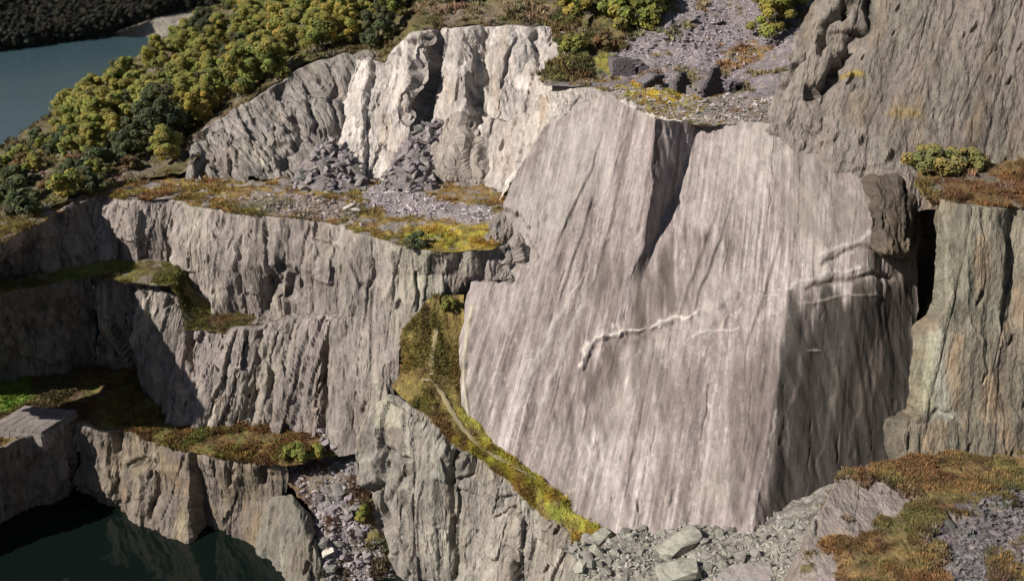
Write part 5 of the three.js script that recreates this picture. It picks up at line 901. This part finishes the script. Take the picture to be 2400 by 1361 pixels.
{
  const r = rng(31), all = [[-50, -50], [2450, -50], [2450, 1420], [-50, 1420]];
  cover('mterrace', 'grass', 'orange brown grass growing over the middle terrace', 'grass', all, 15300, [0.15, 0.47], GRASS, r);
  cover('lterrace', 'heather', 'brown heather and grass growing over the lowest terrace', 'heather', all, 15300, [0.15, 0.43], HEATHER, r);
  cover('ledge', 'grass', 'green and brown grass growing along the stepped ledge', 'grass', all, 6800, [0.15, 0.40], GRASS, r);
  cover('ramp', 'grass', 'brown and yellow green grass growing down the ramp below the slab', 'grass', all, 20400, [0.11, 0.30], GRASS, r, 1.3);
  cover('hterrace', 'grass', 'yellow grass growing in front of the ruined huts', 'grass', all, 5950, [0.15, 0.36], GRASS, r);
  cover('tip', 'undergrowth', 'green undergrowth at the left of the slate tip', 'undergrowth', all, 7650, [0.22, 0.65], HEATHER, r);
  cover('rterrace', 'heather', 'rust brown heather growing on the right hand ledge', 'heather', all, 7650, [0.19, 0.50], HEATHER, r);
  cover('bench', 'heather', 'rust and olive heather growing on the near bench', 'heather', all, 34000, [0.11, 0.43], HEATHER, r, 1.2);
  cover('pocket', 'bracken', 'brown bracken growing in the gully beside the pool', 'bracken', all, 3400, [0.15, 0.36], HEATHER, r);
  cover('hill', 'bracken', 'bracken and rough grass growing on the hillside between the trees', 'bracken', all, 23800, [0.26, 0.72], HEATHER, r);
}

// ---------------------------------------------------------------- footpaths worn into the ramp
function trail(key, pts, w, label) {
  const line = new THREE.CatmullRomCurve3(pts.map(([x, y]) => spot(key, x, y))), n = Math.ceil(line.getLength() / 0.4), pos = [], idx = [];
  for (let i = 0; i <= n; i++) {
    const p = line.getPoint(i / n), t = line.getTangent(i / n), sd = new THREE.Vector3(-t.z, 0, t.x).normalize();
    for (const s of [-1, -0.3, 0.3, 1]) { const q = p.clone().addScaledVector(sd, s * w * (0.5 + 0.12 * Math.sin(i * 1.7 + s))), b = bearing(q), g = spot(key, b[0], b[1]); pos.push(q.x, g.y * 0.5 + q.y * 0.5 + 0.14 - 0.04 * Math.abs(s), q.z); }
    if (i) for (let k = 0; k < 3; k++) { const a = (i - 1) * 4 + k, c = i * 4 + k; idx.push(a, c, a + 1, a + 1, c, c + 1); }
  }
  const g = new THREE.BufferGeometry(); g.setAttribute('position', new THREE.Float32BufferAttribute(pos, 3)); g.setIndex(idx); g.computeVertexNormals();
  tag(mesh('footpath', g, pathMat, scene), label, 'footpath', null, 'structure');
}
const pathMat = new THREE.MeshStandardMaterial({ color: new THREE.Color().setRGB(0.3, 0.25, 0.15), roughness: 0.95, side: THREE.DoubleSide });
trail('ramp', [[1022, 770], [1018, 800], [1010, 840], [1012, 880]], 0.5, 'short upper footpath running straight up the brown ramp');
trail('ramp', [[988, 890], [1012, 894], [1030, 915], [1055, 960], [1085, 1005], [1130, 1050], [1200, 1095], [1290, 1140], [1370, 1190], [1430, 1232]], 0.55, 'long lower footpath curving down the grass ramp to the talus');

// ---------------------------------------------------------------- ruined huts of dry stone
function stonework(outline, depth, seed) {                             // courses of rough stones filling an outline in x, y; depth along z
  const r = rng(seed), parts = [], ys = outline.map((q) => q[1]), xs = outline.map((q) => q[0]);
  for (let y = Math.min(...ys); y < Math.max(...ys); y += 0.24) for (let x = Math.min(...xs) - r() * 0.3; x < Math.max(...xs);) {
    const w = 0.3 + 0.35 * r(); if (inPoly(outline, x + w / 2, y + 0.12)) { const g = new THREE.BoxGeometry(w - 0.03, 0.22, depth * (0.9 + 0.16 * r())); g.rotateZ((r() - 0.5) * 0.08); g.translate(x + w / 2, y + 0.12, (r() - 0.5) * 0.06); parts.push(g); } x += w;
  }
  return mergeGeometries(parts);
}
function hut(name, label, category, x, y, turn, build, key = 'hterrace') {
  const o = new THREE.Group(); o.name = numbered(name); o.position.copy(spot(key, x, y)).add(new THREE.Vector3(0, -0.2, 0)); o.rotation.y = turn; scene.add(o); build(o); return tag(o, label, category);
}
function gable(w, h, seed) {
  return (o) => {
    mesh('gable_wall', stonework([[-w / 2, 0], [w / 2, 0], [w / 2, h * 0.45], [w * 0.12, h], [-w * 0.08, h * 0.95], [-w / 2, h * 0.2]], 0.55, seed), hutTones[1], o);
    const side = mesh('side_wall', stonework([[-1.6, 0], [1.6, 0], [1.5, h * 0.4], [0.4, h * 0.3], [-1.6, h * 0.12]], 0.5, seed + 1), hutTones[2], o); side.rotation.y = Math.PI / 2; side.position.set(-w / 2 + 0.1, 0, -1.7);
    const far = mesh('side_wall', stonework([[-1.6, 0], [1.6, 0], [1.6, h * 0.4], [0, h * 0.45], [-1.6, h * 0.2]], 0.5, seed + 2), hutTones[0], o); far.rotation.y = Math.PI / 2; far.position.set(w / 2 - 0.2, 0, -1.9);
  };
}
hut('ruined_wall', 'ruined dry stone wall with a dark doorway at the left end of the upper terrace', 'ruin', 1482, 184, 0.15, (o) => {
  mesh('wall', mergeGeometries([stonework([[-2.7, 0], [0.1, 0], [0.1, 2.2], [0.5, 2.25], [0.5, 2.9], [-2.6, 3.1]], 0.7, 11), stonework([[0.95, 0], [2.6, 0], [2.2, 1.7], [1.4, 2.5], [0.95, 2.3]], 0.7, 12)]), hutTones[0], o);
  const l = mesh('lintel', new THREE.BoxGeometry(1.5, 0.25, 0.8), hutTones[2], o); l.position.set(0.55, 2.4, 0.02);
  const b = mesh('back_wall', stonework([[-2.7, 0], [2.4, 0], [2, 2.2], [-2.6, 3]], 0.6, 13), hutTones[1], o); b.position.z = -2.6;
  const e = mesh('end_wall', stonework([[-1.3, 0], [1.3, 0], [1.3, 2.8], [-1.3, 3]], 0.6, 14), hutTones[0], o); e.rotation.y = Math.PI / 2; e.position.set(-2.5, 0, -1.3);
});
hut('ruined_hut', 'lowest of the ruined huts, a fallen lean-to beside the doorway wall', 'ruined hut', 1530, 206, 0.55, (o) => {
  mesh('front_wall', stonework([[-1.6, 0], [1.5, 0], [1.5, 1.9], [0.3, 1.6], [-1.6, 0.6]], 0.5, 21), hutTones[1], o);
  const f = mesh('roof_slab', new THREE.BoxGeometry(2.3, 0.12, 2), hutTones[0], o); f.position.set(-0.55, 1.2, -0.9); f.rotation.z = 0.4;
  const s = mesh('side_wall', stonework([[-1.2, 0], [1.2, 0], [1.2, 1.8], [-1.2, 1.5]], 0.5, 22), hutTones[1], o); s.rotation.y = Math.PI / 2; s.position.set(1.3, 0, -1.4);
});
hut('ruined_hut', 'ruined hut with a pointed dark gable in the middle of the row', 'ruined hut', 1595, 222, 0.6, gable(2.9, 3.3, 31));
hut('ruined_hut', 'ruined hut with the largest dark gable at the right of the row', 'ruined hut', 1668, 226, 0.6, (o) => { gable(3.4, 3.6, 41)(o); const c = mesh('chimney', stonework([[-0.3, 0], [0.3, 0], [0.25, 0.9], [-0.25, 1]], 0.5, 43), hutTones[1], o); c.position.set(0.7, 2.9, 0); });
hut('stone_shelter', 'small stone shelter with a square black opening at the right end of the row', 'shelter', 1725, 218, 0.4, (o) => {
  mesh('wall', mergeGeometries([stonework([[-1, 0], [-0.45, 0], [-0.45, 1.3], [-1, 1.2]], 1.6, 51), stonework([[0.45, 0], [1, 0], [1, 1.2], [0.45, 1.3]], 1.6, 52), stonework([[-1, 1.2], [1, 1.2], [0.9, 1.75], [-0.9, 1.75]], 1.6, 53)]), hutTones[0], o);
  const b = mesh('back_wall', stonework([[-1, 0], [1, 0], [1, 1.6], [-1, 1.6]], 0.4, 54), hutTones[1], o); b.position.z = -0.8;
});
// a dark hollow under stones at the back of the right hand ledge
{
  const o = new THREE.Group(); o.name = 'stone_hollow'; o.position.copy(spot('rterrace', 2318, 378)); scene.add(o);
  const dim = new THREE.MeshStandardMaterial({ color: new THREE.Color().setRGB(0.12, 0.108, 0.1), roughness: 0.9 }), side = new THREE.MeshStandardMaterial({ color: new THREE.Color().setRGB(0.15, 0.135, 0.125), roughness: 0.85, map: GRAIN, bumpMap: GRIT, bumpScale: 0.04 });
  const put = (n, g, m, x, y, z, sx, sy, sz, rz = 0) => { const q = mesh(n, g, m, o); q.position.set(x, y, z); q.scale.set(sx, sy, sz); q.rotation.z = rz; };
  put('side_stone', BOULDER[1], side, -1.0, 0.7, 0, 0.9, 2.6, 1.5, -0.15); put('side_stone', BOULDER[2], dim, 0.95, 0.6, -0.2, 0.8, 2.2, 1.4, 0.1); put('cap_stone', BOULDER[3], dim, 0.1, 1.9, -0.2, 2, 0.8, 1.6, -0.1); put('back_rock', BOULDER[4], dim, 0, 0.6, -1, 2.2, 3, 0.8);
  tag(o, 'small black hollow between stones at the back of the right hand ledge', 'hollow');
}
// flat topped masonry pier at the left end of the pool
{
  const c = [[-30, 1000], [62, 948], [178, 962], [95, 1013]].map(([x, y]) => at(x, y, L4 + 1)), o = new THREE.Group(), m = c[3].clone(); o.name = 'stone_pier'; o.position.copy(m).setY(m.y - 1.1); scene.add(o);
  const wet = [[0.22, 0.193, 0.186], [0.255, 0.225, 0.215], [0.235, 0.206, 0.198]].map((q) => new THREE.MeshStandardMaterial({ color: new THREE.Color().setRGB(...q), roughness: 0.7, map: GRAIN, bumpMap: GRIT, bumpScale: 0.04 }));
  const r = rng(77), e1 = c[0].clone().sub(c[3]), e2 = c[2].clone().sub(c[3]), n1 = 6, n2 = 4;
  const quad = (u0, u1, v0, v1, y0, y1) => { const P = (u, v, y) => new THREE.Vector3().addScaledVector(e1, u).addScaledVector(e2, v).setY(y); return new ConvexGeometry([P(u0, v0, y0), P(u1, v0, y0), P(u0, v1, y0), P(u1, v1, y0), P(u0, v0, y1), P(u1, v0, y1), P(u0, v1, y1), P(u1, v1, y1)]); };
  const uvd = (g) => { const q = g.attributes.position, uv = new Float32Array(q.count * 2); for (let i = 0; i < q.count; i++) { uv[2 * i] = q.getX(i) * 0.1; uv[2 * i + 1] = q.getZ(i) * 0.1 + q.getY(i) * 0.1; } g.setAttribute('uv', new THREE.BufferAttribute(uv, 2)); return g; };
  mesh('core', uvd(quad(0.02, 0.98, 0.02, 0.98, -1.5, 0.8)), wet[2], o);
  for (let i = 0; i < n1; i++) for (let j = 0; j < n2; j++) mesh('coping_stone', uvd(quad(i / n1 + 0.006, (i + 1) / n1 - 0.006, j / n2 + 0.006, (j + 1) / n2 - 0.006, 0.82, 1.1 + 0.05 * r())), wet[Math.floor(r() * 2)], o);
  for (let k = 0; k < 3; k++) for (let j = 0; j < 5; j++) { mesh('wall_stone', uvd(quad(j / 5 + 0.006, (j + 1) / 5 - 0.006, -0.012 - 0.01 * r(), 0.03, -0.8 + 0.5 * k + 0.02, -0.3 + 0.5 * k)), wet[Math.floor(r() * 3)], o); mesh('wall_stone', uvd(quad(-0.012 - 0.01 * r(), 0.03, j / 5 + 0.006, (j + 1) / 5 - 0.006, -0.8 + 0.5 * k + 0.02, -0.3 + 0.5 * k)), wet[Math.floor(r() * 3)], o); }
  tag(o, 'flat topped stone pier in shade at the left end of the pool', 'stone pier');
}

renderer.render(scene, camera);
